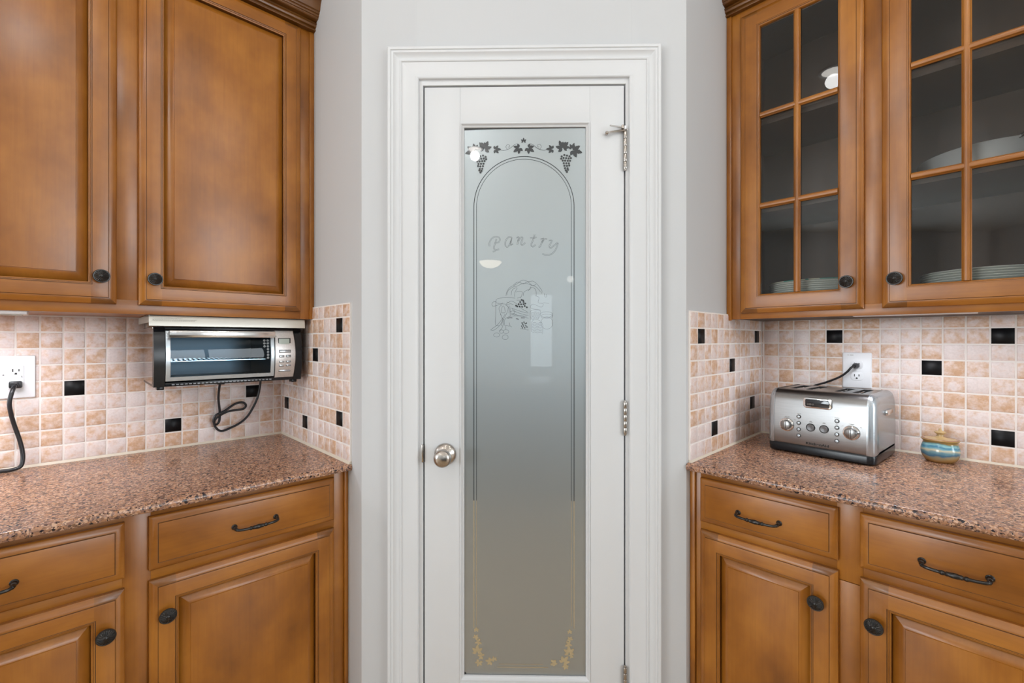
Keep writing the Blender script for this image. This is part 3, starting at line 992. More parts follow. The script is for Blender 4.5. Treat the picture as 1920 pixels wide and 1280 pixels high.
def handle_mesh(half=.0505):
    mb = MB()
    pts, rad = [], []
    path = [(-half, 0, 0), (-half, .008, 0), (-half, .016, -.001), (-half + .003, .0235, -.002), (-half + .010, .0265, -.003), (-.022, .0275, -.004), (0, .028, -.004), (.022, .0275, -.004), (half - .010, .0265, -.003), (half - .003, .0235, -.002), (half, .016, -.001), (half, .008, 0), (half, 0, 0)]
    sp = spline(path, 8)
    for p in sp:
        x = abs(p.x)
        r = .0034
        if x < .016: r = .0034 + .0024 * (math.cos(x / .016 * PI) * .5 + .5)
        for c in (.0165, .0205, .012): 
            if abs(x - c) < .0014: r = max(r, .0050)
        if p.y < .012: r = .0044 + (.002 if p.y < .003 else 0)
        if x > half - .002 and p.y > .014: r = .0042
        pts.append(p); rad.append(r)
    mb.tube(pts, rad, 12)
    for sx in (-half, half):
        mb.lathe([(.0068, 0), (.0072, .001), (.0055, .0028), (.0045, .005)], (sx, 0, 0), 'y', 14)
    return mb.mesh('handle', [M_BRONZE])


KNOB, HANDLE = knob_mesh(), handle_mesh()


def door_profile(yf):
    return [(0, yf - .020), (0, yf - .0095), (.0012, yf - .0080), (.0035, yf - .0070), (.0085, yf - .0038), (.0145, yf - .0022), (.0160, yf - .0022), (.0172, yf - .0002), (.0180, yf)]


STICK = [(.0490, 0), (.0498, -.0014), (.0508, -.0012), (.0525, -.0016), (.0530, -.0034), (.0540, -.0034), (.0556, -.0040), (.0570, -.0052), (.0574, -.0170)]


def raised_door(t, x0, x1, z0, z1, yf, knob, stile=.052):
    mb = MB()
    prof = door_profile(yf) + [(i, yf + d) for i, d in STICK]
    rings(mb, x0, x1, z0, z1, prof, stile, None, (0, 1, 2), 6, {6, 9, 10, 13, 16})
    mb.face([(x0, yf - .020, z0), (x1, yf - .020, z0), (x1, yf - .020, z1), (x0, yf - .020, z1)], 0)
    d = t.part('door', mb, [WV, WH, WE, WG])
    mb = MB()
    rings(mb, x0 + .054, x1 - .054, z0 + .054, z1 - .054, [(0, yf - .0165), (.0036, yf - .0165), (.0046, yf - .0158), (.016, yf - .0088), (.0255, yf - .0036), (.0266, yf - .0034), (.0272, yf - .0014), (.0280, yf - .0012)], None, 0, (0, 0, 0), 0, {0}, 1)
    t.part('raised_panel', mb, [WV, WG], d)
    t.link('knob', KNOB, d, loc=(knob[0], yf, knob[1]), label='dark bronze sunburst knob')
    return d


def drawer(t, x0, x1, z0, z1, yf, hx):
    mb = MB()
    rings(mb, x0, x1, z0, z1, door_profile(yf)[:-2] + [(.0168, yf - .0022), (.0178, yf - .0003), (.0186, yf)], None, 0, (0, 0, 0), 0, {6, 7}, 1)
    mb.face([(x0, yf - .020, z0), (x1, yf - .020, z0), (x1, yf - .020, z1), (x0, yf - .020, z1)], 0)
    d = t.part('drawer', mb, [WH, WG])
    t.link('handle', HANDLE, d, loc=(hx, yf, (z0 + z1) / 2 - .007), label='dark bronze pull handle')
    return d


CROWN = [(.000, -.014), (.019, -.014), (.0205, -.0115), (.019, -.009), (.0165, -.0075), (.0165, -.005), (.0235, -.003), (.0255, .0005), (.0255, .004), (.030, .0055), (.0285, .0085), (.0250, .010), (.0250, .0135),
         (.0420, .0150), (.0445, .0175), (.0450, .0205), (.0490, .0215), (.0500, .0245), (.0500, .0275), (.0545, .0285), (.0555, .0315), (.0555, .0345), (.0600, .0360), (.0615, .0400), (.0625, .046), (.0660, .056), (.0730, .067), (.0820, .075), (.0840, .080), (.0880, .081), (.0880, .098), (.070, .104), (0, .104)]


def crown(t, x0, x1, yb, zb):
    mb = MB()
    mb.prism([(yb + a, zb + b) for a, b in CROWN], x0, x1, 'x', 0, False)
    return t.part('crown_moulding', mb, WC)


# ------------------------------------------------------------------ left cabinets
YU, YB = .335, .615
t = Thing('wall_cabinet', 'stained maple wall cabinet with two raised panel doors above the toaster oven', 'cabinet', FL, (0, 0, 1.372), 'stained maple wall cabinets')
X1 = 1.0235
mb = MB()
mb.box(.002, X1, .001, YU - .019, 1.374, 2.46)
t.part('carcass', mb, [WV])
mb = MB()
mb.box(.0, .046, YU - .019, YU, 1.372, 2.46, 0, .0006); mb.box(X1 - .046, X1, YU - .019, YU, 1.372, 2.46, 0, .0006)
mb.box(.484, .540, YU - .019, YU - .0003, 1.405, 2.36, 0, .0004)
mb.box(.046, X1 - .046, YU - .019, YU - .0002, 1.372, 1.411, 1, .0004); mb.box(.046, X1 - .046, YU - .019, YU - .0002, 2.352, 2.46, 1, .0004)
t.part('face_frame', mb, [WV, WH])
mb = MB(); mb.box(.0, .016, YU, YU + .004, 1.372, 2.40, 0, .0012); t.part('scribe_strip', mb, [WV])
raised_door(t, .0495, .4880, 1.3975, 2.3925, YU + .020, (.4532, 1.4712))
raised_door(t, .5350, .9735, 1.3975, 2.3925, YU + .020, (.5665, 1.4690))
crown(t, 0, X1 + .02, YU, 2.414)

t = Thing('base_cabinet', 'stained maple base cabinet with drawers and doors below the left worktop', 'cabinet', FL, (0, 0, 0), 'stained maple base cabinets')
XB = 1.030
mb = MB(); mb.box(.002, XB, .001, YB - .019, .10, ZL - .023); mb.box(.002, XB, .001, YB - .09, 0, .10); t.part('carcass', mb, [WV])
mb = MB()
for a, b in ((0, .043), (.486, .5385), (XB - .046, XB)):
    mb.box(a, b, YB - .019, YB, .10, ZL - .023, 0, .0005)
for a, b in ((.10, .14), (.715, .754), (.868, ZL - .023)):
    mb.box(.043, .486, YB - .019, YB - .0004, a, b, 1, .0003); mb.box(.5385, XB - .046, YB - .019, YB - .0004, a, b, 1, .0003)
mb.box(.043, XB - .046, YB - .03, YB - .019, .10, ZL - .03, 0)
t.part('face_frame', mb, [WV, WH])
mb = MB(); mb.box(0, .013, YB, YB + .009, .0, ZL - .023, 0, .003); t.part('scribe_strip', mb, [WV])
for a, b, kx_ in ((.0465, .4905, .4570), (.5345, .9785, .5675)):
    drawer(t, a, b, .7475, .8765, YB + .020, (a + b) / 2 - .004 if a < .3 else (a + b) / 2)
    raised_door(t, a, b, .13, .7225, YB + .020, (kx_, .6385))

# ------------------------------------------------------------------ right cabinets
t = Thing('wall_cabinet', 'stained maple wall cabinet with two glass paned doors above the toaster', 'cabinet', FR, (0, 0, 1.368), 'stained maple wall cabinets')
X0 = -.79
Z0, Z1 = 1.368, 2.46
mb = MB()
mb.box(X0, -.002, .001, .010, Z0 + .003, Z1); mb.box(X0, X0 + .015, .010, YU - .019, Z0 + .003, Z1); mb.box(-.017, -.002, .010, YU - .019, Z0 + .003, Z1)
mb.box(X0 + .015, -.017, .010, YU - .019, Z0 + .003, Z0 + .022); mb.box(X0 + .015, -.017, .010, YU - .019, 2.39, Z1)
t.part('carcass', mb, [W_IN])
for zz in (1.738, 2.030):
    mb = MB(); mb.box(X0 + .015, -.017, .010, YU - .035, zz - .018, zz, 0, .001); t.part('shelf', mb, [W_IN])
mb = MB()
mb.box(-.0435, .0, YU - .019, YU, Z0, Z1, 0, .0006); mb.box(X0, X0 + .044, YU - .019, YU, Z0, Z1, 0, .0006)
mb.box(-.419, -.372, YU - .019, YU - .0003, 1.40, 2.36, 0, .0004)
mb.box(X0 + .044, -.0435, YU - .019, YU - .0002, Z0, 1.400, 1, .0004); mb.box(X0 + .044, -.0435, YU - .019, YU - .0002, 2.352, Z1, 1, .0004)
t.part('face_frame', mb, [WV, WH])
mb = MB(); mb.box(-.016, 0, YU, YU + .006, Z0 - .004, 2.40, 0, .0015); t.part('scribe_strip', mb, [WV])
crown(t, X0 - .02, 0, YU - .004, 2.414)


def glass_door(t, x0, x1, z0, z1, yf, knob):
    mb = MB()
    st = .0605
    prof = door_profile(yf) + [(.052, yf), (.0525, yf - .0010), (.0550, yf - .0012), (.0560, yf - .0030), (.0585, yf - .0042), (.0600, yf - .0065), (.0605, yf - .0125), (.0605, yf - .020)]
    rings(mb, x0, x1, z0, z1, prof, st - .008, None, (0, 1, 2), 6, {6, 9, 11})
    d = t.part('door', mb, [WV, WH, WE, WG])
    ox0, ox1, oz0, oz1 = x0 + st, x1 - st, z0 + st, z1 - st
    xm = (ox0 + ox1) / 2
    mw, yb_ = .0186, yf - .0135
    P = [(-.5, -.012), (-.5, -.0085), (-.36, -.0062), (-.30, -.0030), (-.17, -.0018), (.17, -.0018), (.30, -.0030), (.36, -.0062), (.5, -.0085), (.5, -.012)]
    zb = [oz0, 1.7375 - .004, 2.0325 - .004, oz1]
    mb = MB(); mb.prism([(xm + a * mw, yf + b) for a, b in P], oz0, oz1, 'z', 0, True); t.part('muntin', mb, [WV], d)
    for zz in zb[1:3]:
        mb = MB(); mb.prism([(yf + b - .0004, zz + a * mw) for a, b in P], ox0, ox1, 'x', 0, True); t.part('muntin', mb, [WH], d)
    for a, b in ((ox0, xm), (xm, ox1)):
        for k in range(3):
            mb = MB(); mb.box(a + .0005, b - .0005, yb_ - .0022, yb_ - .0002, zb[k] + .0005, zb[k + 1] - .0005)
            t.part('glass_pane', mb, [M_GLASS], d)
    t.link('knob', KNOB, d, loc=(knob[0], yf, knob[1]), label='dark bronze sunburst knob')


glass_door(t, -.3758, -.0467, 1.3865, 2.3765, YU + .018, (-.3385, 1.4640))
glass_door(t, -.7450, -.4155, 1.3865, 2.3765, YU + .018, (-.4440, 1.4632))

t = Thing('base_cabinet', 'stained maple base cabinet with drawers and doors below the toaster worktop', 'cabinet', FR, (0, 0, 0), 'stained maple base cabinets')
mb = MB(); mb.box(X0, -.002, .001, YB - .019, .10, ZR - .023); mb.box(X0, -.002, .001, YB - .09, 0, .10); t.part('carcass', mb, [WV])
mb = MB()
for a, b in ((-.030, 0), (X0, X0 + .046)):
    mb.box(a, b, YB - .019, YB, .10, ZR - .023, 0, .0005)
mb.box(-.4125, -.362, YB - .019, YB, .10, .7185, 0, .0005); mb.box(-.4125, -.362, YB - .019, YB + .0008, .7205, ZR - .023, 0, .0005)
for a, b in ((.10, .14), (.735, .772), (.886, ZR - .023)):
    mb.box(-.362, -.030, YB - .019, YB - .0004, a, b, 1, .0003); mb.box(X0 + .046, -.4125, YB - .019, YB - .0004, a, b, 1, .0003)
t.part('face_frame', mb, [WV, WH])
mb = MB(); mb.box(-.016, 0, YB, YB + .009, .0, ZR - .023, 0, .003); t.part('scribe_strip', mb, [WV])
for a, b, kx_, kz_ in ((-.3660, -.0328, -.3250, .6585), (-.7410, -.4080, -.4365, .6520)):
    drawer(t, a, b, .7675, .8945, YB + .020, (a + b) / 2 + .008)
    raised_door(t, a, b, .13, .7430, YB + .020, (kx_, kz_))

# ------------------------------------------------------------------ worktops
def worktop_profile(zt, yb=.0005, yf=.652, th=.0215):
    r = .0095
    zc = zt - r
    return [(yb, zt), (yf - r, zt)] + [(yf - r + r * math.sin(a * PI / 12), zc + r * math.cos(a * PI / 12)) for a in range(1, 7)] + \
           [(yf - .0005, zt - th + .007), (yf - .004, zt - th + .002), (yf - .009, zt - th), (yb, zt - th)]


mb = MB(); mb.prism(worktop_profile(ZL), .001, 1.05, 'x', 0, True)
single('worktop', mb, M_QUARTZ if False else MQ, 'brown speckled quartz worktop under the toaster oven', 'worktop', FL, (.001, .0005, ZL - .0215), 'speckled quartz worktops')
mb = MB(); mb.prism(worktop_profile(ZR), -.80, -.001, 'x', 0, True)
single('worktop', mb, MQ, 'brown speckled quartz worktop holding the toaster and pottery jar', 'worktop', FR, (0, 0, ZR - .0215), 'speckled quartz worktops')

# ------------------------------------------------------------------ wall outlets
def rounded_rect(x0, x1, z0, z1, r, n=4):
    out = []
    for cx, cz, a0 in ((x1 - r, z1 - r, 0), (x0 + r, z1 - r, PI / 2), (x0 + r, z0 + r, PI), (x1 - r, z0 + r, 1.5 * PI)):
        for k in range(n + 1):
            a = a0 + PI / 2 * k / n
            out.append((cx + r * math.cos(a), cz + r * math.sin(a)))
    return out


def slab(mb, outline, y0, y1, bev, mat=0):
    cx = sum(p[0] for p in outline) / len(outline); cz = sum(p[1] for p in outline) / len(outline)
    def sc(b):
        hw = max(abs(p[0] - cx) for p in outline); hh = max(abs(p[1] - cz) for p in outline)
        return [(cx + (p[0] - cx) * (1 - b / hw), cz + (p[1] - cz) * (1 - b / hh)) for p in outline]
    rows = [[(x, y0, z) for x, z in outline], [(x, y1 - bev, z) for x, z in outline], [(x, y1 - bev * .3, z) for x, z in sc(bev * .4)], [(x, y1, z) for x, z in sc(bev * 1.2)]]
    mb.grid(rows, mat, True, True, False, True)


def holes(t, parent, x, z, y, k=1.0):
    mb = MB()
    mb.box(x + .0050, x + .0075, y - .001, y + .0004, z - .0042 * k, z + .0042 * k); mb.box(x - .0075, x - .0050, y - .001, y + .0004, z - .0035 * k, z + .0035 * k)
    mb.disc(x, z - .0095, .0026, .0026, y + .0004, 12); mb.box(x - .0026, x + .0026, y - .001, y + .0004, z - .0122, z - .0095)
    t.part('socket_holes', mb, M_DARK, parent)


t = Thing('wall_outlet', 'white duplex outlet plate on the tiles behind the toaster', 'outlet', FR, (-.31, TF, 1.194), 'white wall outlets')
mb = MB(); slab(mb, rounded_rect(-.350, -.2695, 1.1328, 1.2545, .003), TF - .003, TF + .0065, .0025); t.part('wall_plate', mb, M_WHITE)
for zc in (1.2125, 1.1735):
    mb = MB(); slab(mb, rounded_rect(-.3265, -.2925, zc - .0145, zc + .0145, .010, 6), TF, TF + .0085, .001)
    r_ = t.part('receptacle', mb, M_WHITE)
    holes(t, r_, -.3095, zc + .003, TF + .0086)
mb = MB(); mb.lathe([(.0001, .0078), (.0026, .0078), (.0030, .006)], (-.3095, TF, 1.193), 'y', 12); t.part('screw', mb, M_WHITE)
mb = MB(); mb.box(-.300, -.290, TF + .006, TF + .0068, 1.2452, 1.2468); mb.box(-.288, -.283, TF + .006, TF + .0068, 1.2455, 1.2465); t.part('faint_print', mb, M_INK_GREY)

t = Thing('wall_outlet', 'white double gang outlet plate left of the toaster oven with a plugged black cord', 'outlet', FL, (.762, TF, 1.188), 'white wall outlets')
mb = MB(); slab(mb, rounded_rect(.7040, .8200, 1.1250, 1.2515, .003), TF - .003, TF + .0065, .0025); t.part('wall_plate', mb, M_WHITE)
mb = MB(); slab(mb, rounded_rect(.7275, .7605, 1.1535, 1.2215, .0015), TF, TF + .0085, .001); r_ = t.part('receptacle', mb, M_WHITE)
holes(t, r_, .7440, 1.2080, TF + .0086)
holes(t, r_, .7440, 1.1710, TF + .0086)
for a, b in ((.7462, .7590), (.7300, .7435)):
    mb = MB(); mb.box(a, b, TF + .006, TF + .0098, 1.1855, 1.1925, 0, .0008); t.part('test_button', mb, M_WHITE, r_)
mb = MB(); mb.box(.7315, .7328, TF + .008, TF + .0101, 1.1868, 1.1915); t.part('indicator', mb, M_DARK, r_)
for zc in (1.2325, 1.1425):
    mb = MB(); mb.lathe([(.0001, .0078), (.0022, .0078), (.0026, .006)], (.7440, TF, zc), 'y', 12); t.part('screw', mb, M_WHITE)
mb = MB(); mb.lathe([(.0001, .0072), (.0018, .0072), (.002, .006)], (.7690, TF, 1.195), 'y', 10); t.part('screw', mb, M_GREY)

# appliance cord plugged into the left outlet, running off along the worktop
t = Thing('power_cord', 'thick black appliance cord plugged into the left double outlet', 'cord', FL, (.744, TF + .009, 1.165))
mb = MB()
mb.tube(spline([(.7445, .028, 1.1650), (.7450, .045, 1.1625), (.7488, .057, 1.1470), (.7535, .060, 1.1173), (.7510, .055, 1.0857), (.7449, .046, 1.0495), (.7357, .041, 1.0084), (.7294, .040, .9713), (.7285, .042, .9447),
                (.7335, .046, .9265), (.7520, .046, .9205), (.7800, .040, .9196), (.86, .035, .9196), (1.02, .045, .9196)], 8), .0052, 12)
t.part('cable', mb, M_CORD)
mb = MB(); mb.box(.7305, .7575, TF + .0095, .0300, 1.1555, 1.1765, 0, .004); mb.tube([(.744, .028, 1.166), (.7445, .042, 1.1635)], [.0088, .0070], 12); t.part('plug', mb, M_CORD)

# ------------------------------------------------------------------ toaster oven hung below the left cabinet
t = Thing('toaster_oven', 'black and steel toaster oven hung under the left wall cabinet', 'toaster oven', FL, (.24, .17, 1.155))
ZT, ZB_ = 1.338, 1.157
# pale mounting hood
mb = MB()
mb.prism([(.02, 1.3715), (.3180, 1.3715), (.3230, 1.3695), (.3250, 1.3640), (.3262, 1.3400), (.3240, 1.3395), (.3232, 1.3620), (.3180, 1.3680), (.02, 1.3685)], .0275, .4635, 'x')
mb.box(.0275, .0295, .02, .300, 1.350, 1.3705)
mb.box(.4615, .4635, .02, .322, 1.350, 1.3705)
hood = t.part('hood', mb, M_HOOD)
mb = MB()
r2 = random.Random(3)
for row, n in ((1.3615, 16), (1.3575, 22), (1.3545, 21)):
    x = .455
    for k in range(n):
        w = r2.uniform(.0022, .0048)
        mb.box(x - w, x, .3258, .3264, row, row + .0011); x -= w + .0011
t.part('warning_print', mb, M_INK_GREY, hood, 'faint lines of small warning print', 'stuff')


def oven_front(z):
    u = (z - ZB_) / (ZT - ZB_)
    return .296 + .016 * math.sin(PI * min(max(u * .92 + .06, 0), 1))


zs = [ZB_ + (ZT - ZB_) * k / 12 for k in range(13)]
# black cheeks, top and bottom of the housing with a bulging front
def cheek(xa, xb, nm):
    mb = MB()
    prof = [(.03, ZB_), (.03, ZT)] + [(oven_front(z), z) for z in zs[::-1]]
    prof[2] = (oven_front(ZT) - .008, ZT); prof.insert(3, (oven_front(ZT), ZT - .007))
    mb.prism(prof, xa, xb, 'x', 0, False)
    return t.part(nm, mb, M_BLK)


cheek(.4240, .4505, 'left_cheek')
cheek(.0320, .0590, 'right_cheek')
mb = MB()
mb.box(.059, .424, .03, .300, 1.3280, ZT, 0, .002); mb.box(.059, .424, .03, .300, ZB_, 1.1690, 0, .002); mb.box(.059, .424, .025, .04, ZB_, ZT)
t.part('housing', mb, M_BLK)
mb = MB(); mb.prism([(.028, 1.1640), (.262, 1.1640), (.284, 1.1760), (.288, 1.336), (.028, 1.336)], .4503, .4512, 'x'); t.part('side_panel', mb, M_MIRROR, label='polished steel left side mirroring the tiles')
mb = MB()
for k in range(26):
    x = .1300 + k * .0108
    mb.box(x, x + .0070, .2995, .3012, 1.1612, 1.1640)
t.part('vent_slots', mb, M_GREY)
# cavity with wire rack
mb = MB()
x0, x1, y0, y1, z0, z1 = .130, .4150, .045, .290, 1.1760, 1.3200
mb.face([(x0, y0, z0), (x1, y0, z0), (x1, y0, z1), (x0, y0, z1)]); mb.face([(x0, y0, z0), (x0, y1, z0), (x0, y1, z1), (x0, y0, z1)]); mb.face([(x1, y0, z0), (x1, y1, z0), (x1, y1, z1), (x1, y0, z1)])
mb.face([(x0, y0, z0), (x1, y0, z0), (x1, y1, z0), (x0, y1, z0)]); mb.face([(x0, y0, z1), (x1, y0, z1), (x1, y1, z1), (x0, y1, z1)])
t.part('cavity', mb, M_CAVITY)
mb = MB()
for yy in (.06, .17, .278):
    mb.tube([(.134, yy, 1.2320), (.411, yy, 1.2320)], .0017, 6)
for k in range(21):
    x = .138 + k * .0134
    mb.tube([(x, .06, 1.2335), (x, .278, 1.2335)], .0011, 5)
t.part('wire_rack', mb, M_CHROME)
# glass door
mb = MB()
def curve_bar(xa, xb, za, zb, th, n=8):
    rows = []
    for k in range(n + 1):
        z = za + (zb - za) * k / n
        y = oven_front(z) + .001
        rows.append([(xa, y - th, z), (xa, y - .001, z), (xa + .0012, y, z), (xb - .0012, y, z), (xb, y - .001, z), (xb, y - th, z)])
    mb.grid(rows, 0, True, False)
    for r in (rows[0], rows[-1]): mb.face(r)
curve_bar(.4105, .4225, 1.1740, 1.3260, .012)
curve_bar(.1225, .1345, 1.1740, 1.3260, .012)
curve_bar(.1225, .4225, 1.1735, 1.1855, .012, 2)
curve_bar(.1225, .4225, 1.3060, 1.3260, .010, 2)
od = t.part('door', mb, M_SILVER)
mb = MB()
mb.grid([[(.1345, oven_front(z) - .003, z), (.4105, oven_front(z) - .003, z)] for z in [1.1850 + (1.3065 - 1.1850) * k / 8 for k in range(9)]], 0, True)
t.part('glass_pane', mb, M_OVEN_GLASS, od)
mb = MB()
mb.box(.1255, .4160, .3220, .3310, 1.3055, 1.3270, 0, .0022)
mb.box(.1255, .1310, .300, .324, 1.3085, 1.3230); mb.box(.4105, .4160, .300, .324, 1.3085, 1.3230)
hd = t.part('door_handle', mb, make_brushed('handle_steel', (.72, .70, .68, 1), .16, (3, 200, 200), .03), od)
mb = MB()
x = .160
for w in (.004, .003, .004, .0045, .003, .004, .003, .0045):
    mb.box(x - w, x, .3308, .3312, 1.3085, 1.3120); x -= w + .0012
t.part('small_print', mb, M_INK_GREY, hd, None, 'stuff')
mb = MB()
def ring_icon(cx, cz, r):
    for k in range(12):
        a, b = 2 * PI * k / 12, 2 * PI * (k + 1) / 12
        y = oven_front(cz) - .0022
        mb.face([(cx + r * math.cos(a), y, cz + r * math.sin(a)), (cx + r * math.cos(b), y, cz + r * math.sin(b)), (cx + .68 * r * math.cos(b), y, cz + .68 * r * math.sin(b)), (cx + .68 * r * math.cos(a), y, cz + .68 * r * math.sin(a))])
for k in range(7):
    zz = 1.2960 - k * .0098
    ring_icon(.1430, zz, .0034)
    mb.box(.1420, .1440, oven_front(zz) - .0024, oven_front(zz) - .0021, zz - .0008, zz + .0008)
    if k < 3:
        ring_icon(.1535, zz, .0034); mb.box(.1515, .1555, oven_front(zz) - .0024, oven_front(zz) - .0021, zz - .0004, zz + .0004)
t.part('guide_icons', mb, M_INK_WHITE, od)
# control panel
mb = MB()
rows = []
for k in range(13):
    z = 1.1680 + (1.3300 - 1.1680) * k / 12
    y = oven_front(z) + .0025
    xr = .0590 - .0052 * math.sin(PI * k / 12)
    rows.append([(.1205, y - .02, z), (.1205, y - .0015, z), (.1190, y, z), (xr + .002, y, z), (xr, y - .002, z), (xr, y - .02, z)])
mb.grid(rows, 0, True)
for r in (rows[0], rows[-1]): mb.face(r)
cp = t.part('control_panel', mb, make_brushed('panel_steel', (.56, .53, .51, 1), .30, (60, 60, 60), .02))


def on_panel(z): return oven_front(z) + .0025


mb = MB(); mb.box(.0705, .1110, on_panel(1.29) - .002, on_panel(1.29) + .0006, 1.2765, 1.3045, 0, .001); b0 = t.part('display_surround', mb, M_BLK, cp)
mb = MB(); mb.box(.0745, .1090, on_panel(1.29), on_panel(1.29) + .0010, 1.2785, 1.3020); t.part('display', mb, M_LCD, cp)
for (xa, xb, zz, hh) in ((.0715, .1085, 1.2545, .0085), (.0935, .1085, 1.2385, .0055), (.0715, .0860, 1.2385, .0065), (.0935, .1085, 1.2205, .0055), (.0715, .0860, 1.2205, .0062), (.0935, .1085, 1.2070, .0055), (.0715, .0860, 1.2070, .0060), (.0715, .1085, 1.1885, .0062)):
    mb = MB(); y = on_panel(zz); mb.box(xa - .0009, xb + .0009, y - .003, y + .0003, zz - .0011, zz + hh + .0006); t.part('button_gap', mb, M_DARK, cp)
    mb = MB(); mb.box(xa, xb, y - .003, y + .0022, zz, zz + hh * .82, 0, .0008); t.part('button', mb, M_SILVER, cp)
for x0 in (.4240, .0430):
    mb = MB(); mb.box(x0, x0 + .0180, .262, .290, 1.1470, 1.1575, 0, .002); t.part('foot', mb, M_BLK)
# flat black cord looping below the oven
mb = MB()
C0 = [(.2332, .06, 1.150), (.2332, .05, 1.1369), (.2349, .035, 1.0834), (.2298, .030, 1.0291), (.2315, .028, .9935), (.2434, .030, .9831), (.2501, .033, .9998), (.2434, .036, 1.0188), (.2161, .036, 1.0316), (.1812, .034, 1.0542), (.1543, .032, 1.0577), (.1434, .030, 1.0442),
      (.1543, .026, 1.0310), (.1988, .024, 1.0277), (.2298, .022, 1.0132), (.2450, .024, .9972), (.2434, .026, .9752), (.2247, .028, .9567), (.1953, .030, .9647), (.1597, .032, .9824), (.1324, .034, 1.0120), (.1082, .036, 1.0616), (.0988, .040, 1.1027), (.0969, .050, 1.1445), (.0969, .06, 1.165)]
mb.tube(spline(C0, 6), .0041, 8)
cd = t.part('cable', mb, M_CORD)
mb = MB(); mb.lathe([(.0001, 0), (.012, .0), (.0135, .008), (.011, .016), (.0001, .016)], (.2260, .032, 1.132), 'z', 16); t.part('plug', mb, M_CORD, cd)
for a, b, nm in ((.1906, .2728, 'right'), (.2925, .3575, 'left')):
    tt = Thing('wall_plate', 'white wall plate just showing under the toaster oven, ' + ('with the black plug' if nm == 'right' else 'beside the plugged one'), 'outlet', FL, ((a + b) / 2, TF, 1.19), 'plates hidden behind the toaster oven')
    mb = MB(); slab(mb, rounded_rect(a, b, 1.1290, 1.2440, .003), TF - .003, TF + .006, .0025); tt.part('plate', mb, M_WHITE)

# ------------------------------------------------------------------ four slot toaster
TH = math.radians(-4.6)
TC = (-.2640, .1655, ZR)
t = Thing('toaster', 'brushed steel four slot toaster on the right worktop', 'toaster', FR @ Matrix.Translation(TC) @ Matrix.Rotation(TH, 4, 'Z'), (0, 0, 0))
HW, HD, TB, TT = .1235, .1300, .027, .2030


def body_profile(d=0.0, n=8):
    """front bottom to back bottom, (y, z), shrunk by d"""
    R = .036
    yf, yb, zt = HD - d, -HD + d, TT - d
    p = [(yf - .004, TB + d * .3), (yf, TB + .010), (yf - .0005, TB + .06), (yf - .003, zt - R - .02)]
    cy, cz = yf - .006 - R, zt - R
    p += [(cy + R * math.cos(a * PI / 2 / n), cz + R * math.sin(a * PI / 2 / n)) for a in range(n + 1)]
    cy = yb + .004 + R
    p += [(cy - R * math.sin(a * PI / 2 / n), cz + R * math.cos(a * PI / 2 / n)) for a in range(n + 1)]
    p += [(yb + .001, TB + .06), (yb, TB + .010), (yb + .004, TB + d * .3)]
    return p


prof = body_profile()
iT0 = 4 + 8            # last point of the front arc, first of the back arc is iT0 + 1
mb = MB()
front, back = prof[:iT0 + 1], prof[iT0 + 1:]
mb.grid([[(x, y, z) for y, z in front] for x in (HW, HW * .5, 0, -HW * .5, -HW)], 0, True)
mb.grid([[(x, y, z) for y, z in back] for x in (HW, 0, -HW)], 0, True)
yA, yB = back[0][0], front[-1][0]
SLOTS = [(.0990, .0730), (.0520, .0260), (-.0260, -.0520), (-.0730, -.0990)]
sy0, sy1 = -.068, .066
xs = [HW]
for a, b in SLOTS: xs += [a, b]
xs.append(-HW)
for i in range(len(xs) - 1):
    is_slot = i % 2 == 1
    a, b = xs[i], xs[i + 1]
    for (ya, yb_) in ((yA, sy0), (sy0, sy1), (sy1, yB)):
        if is_slot and ya == sy0: continue
        mb.face([(a, ya, TT), (b, ya, TT), (b, yb_, TT), (a, yb_, TT)], 0, False)
body = t.part('steel_body', mb, M_STEEL)
for a, b in SLOTS:
    mb = MB()
    zb = TT - .10
    for q in ([(a, sy0), (b, sy0)], [(b, sy0), (b, sy1)], [(b, sy1), (a, sy1)], [(a, sy1), (a, sy0)]):
        mb.face([(q[0][0], q[0][1], TT), (q[1][0], q[1][1], TT), (q[1][0], q[1][1], zb), (q[0][0], q[0][1], zb)])
    mb.face([(a, sy0, zb), (b, sy0, zb), (b, sy1, zb), (a, sy1, zb)])
    sl = t.part('bread_slot', mb, M_DARK)
    mb = MB()
    for k in range(6):
        y = sy0 + .014 + k * .022
        for xx in (a - .005, b + .005):
            mb.tube([(xx, y, TT - .003), (xx, y, TT - .06)], .0010, 5)
    mb.tube([(a - .005, sy0, TT - .006), (a - .005, sy1, TT - .006)], .0012, 5); mb.tube([(b + .005, sy0, TT - .006), (b + .005, sy1, TT - .006)], .0012, 5)
    mb.prism([(a - .003, sy1 - .012), (b + .003, sy1 - .012), (b + .003, sy1 - .034), ((a + b) / 2, sy1 - .046), (a - .003, sy1 - .034)], TT - .022, TT - .019, 'z')
    t.part('bread_guide', mb, M_CHROME, sl)
for sg in (1, -1):
    mb = MB()
    rows = []
    for d, x in ((-.0012, HW - .001), (-.0012, HW + .004), (.001, HW + .010), (.006, HW + .0155), (.013, HW + .0190), (.022, HW + .0208), (.035, HW + .0212)):
        rows.append([(sg * x, y, z) for y, z in body_profile(d)])
    mb.grid(rows, 0, True)
    mb.face(rows[-1])
    ec = t.part('end_cap', mb, M_SILVER, label='smooth silver end cap')
    if sg == -1:
        mb = MB(); mb.box(-HW - .0285, -HW - .0195, -.040, .030, .138, .154, 0, .003); t.part('lift_handle', mb, M_CHROME, ec)
mb = MB()
o1 = rounded_rect(-HW - .0195, HW + .0195, -HD + .002, HD - .001, .022, 6)
o2 = rounded_rect(-HW - .0205, HW + .0205, -HD + .001, HD + .001, .022, 6)
o3 = rounded_rect(-HW - .0140, HW + .0140, -HD + .006, HD - .006, .020, 6)
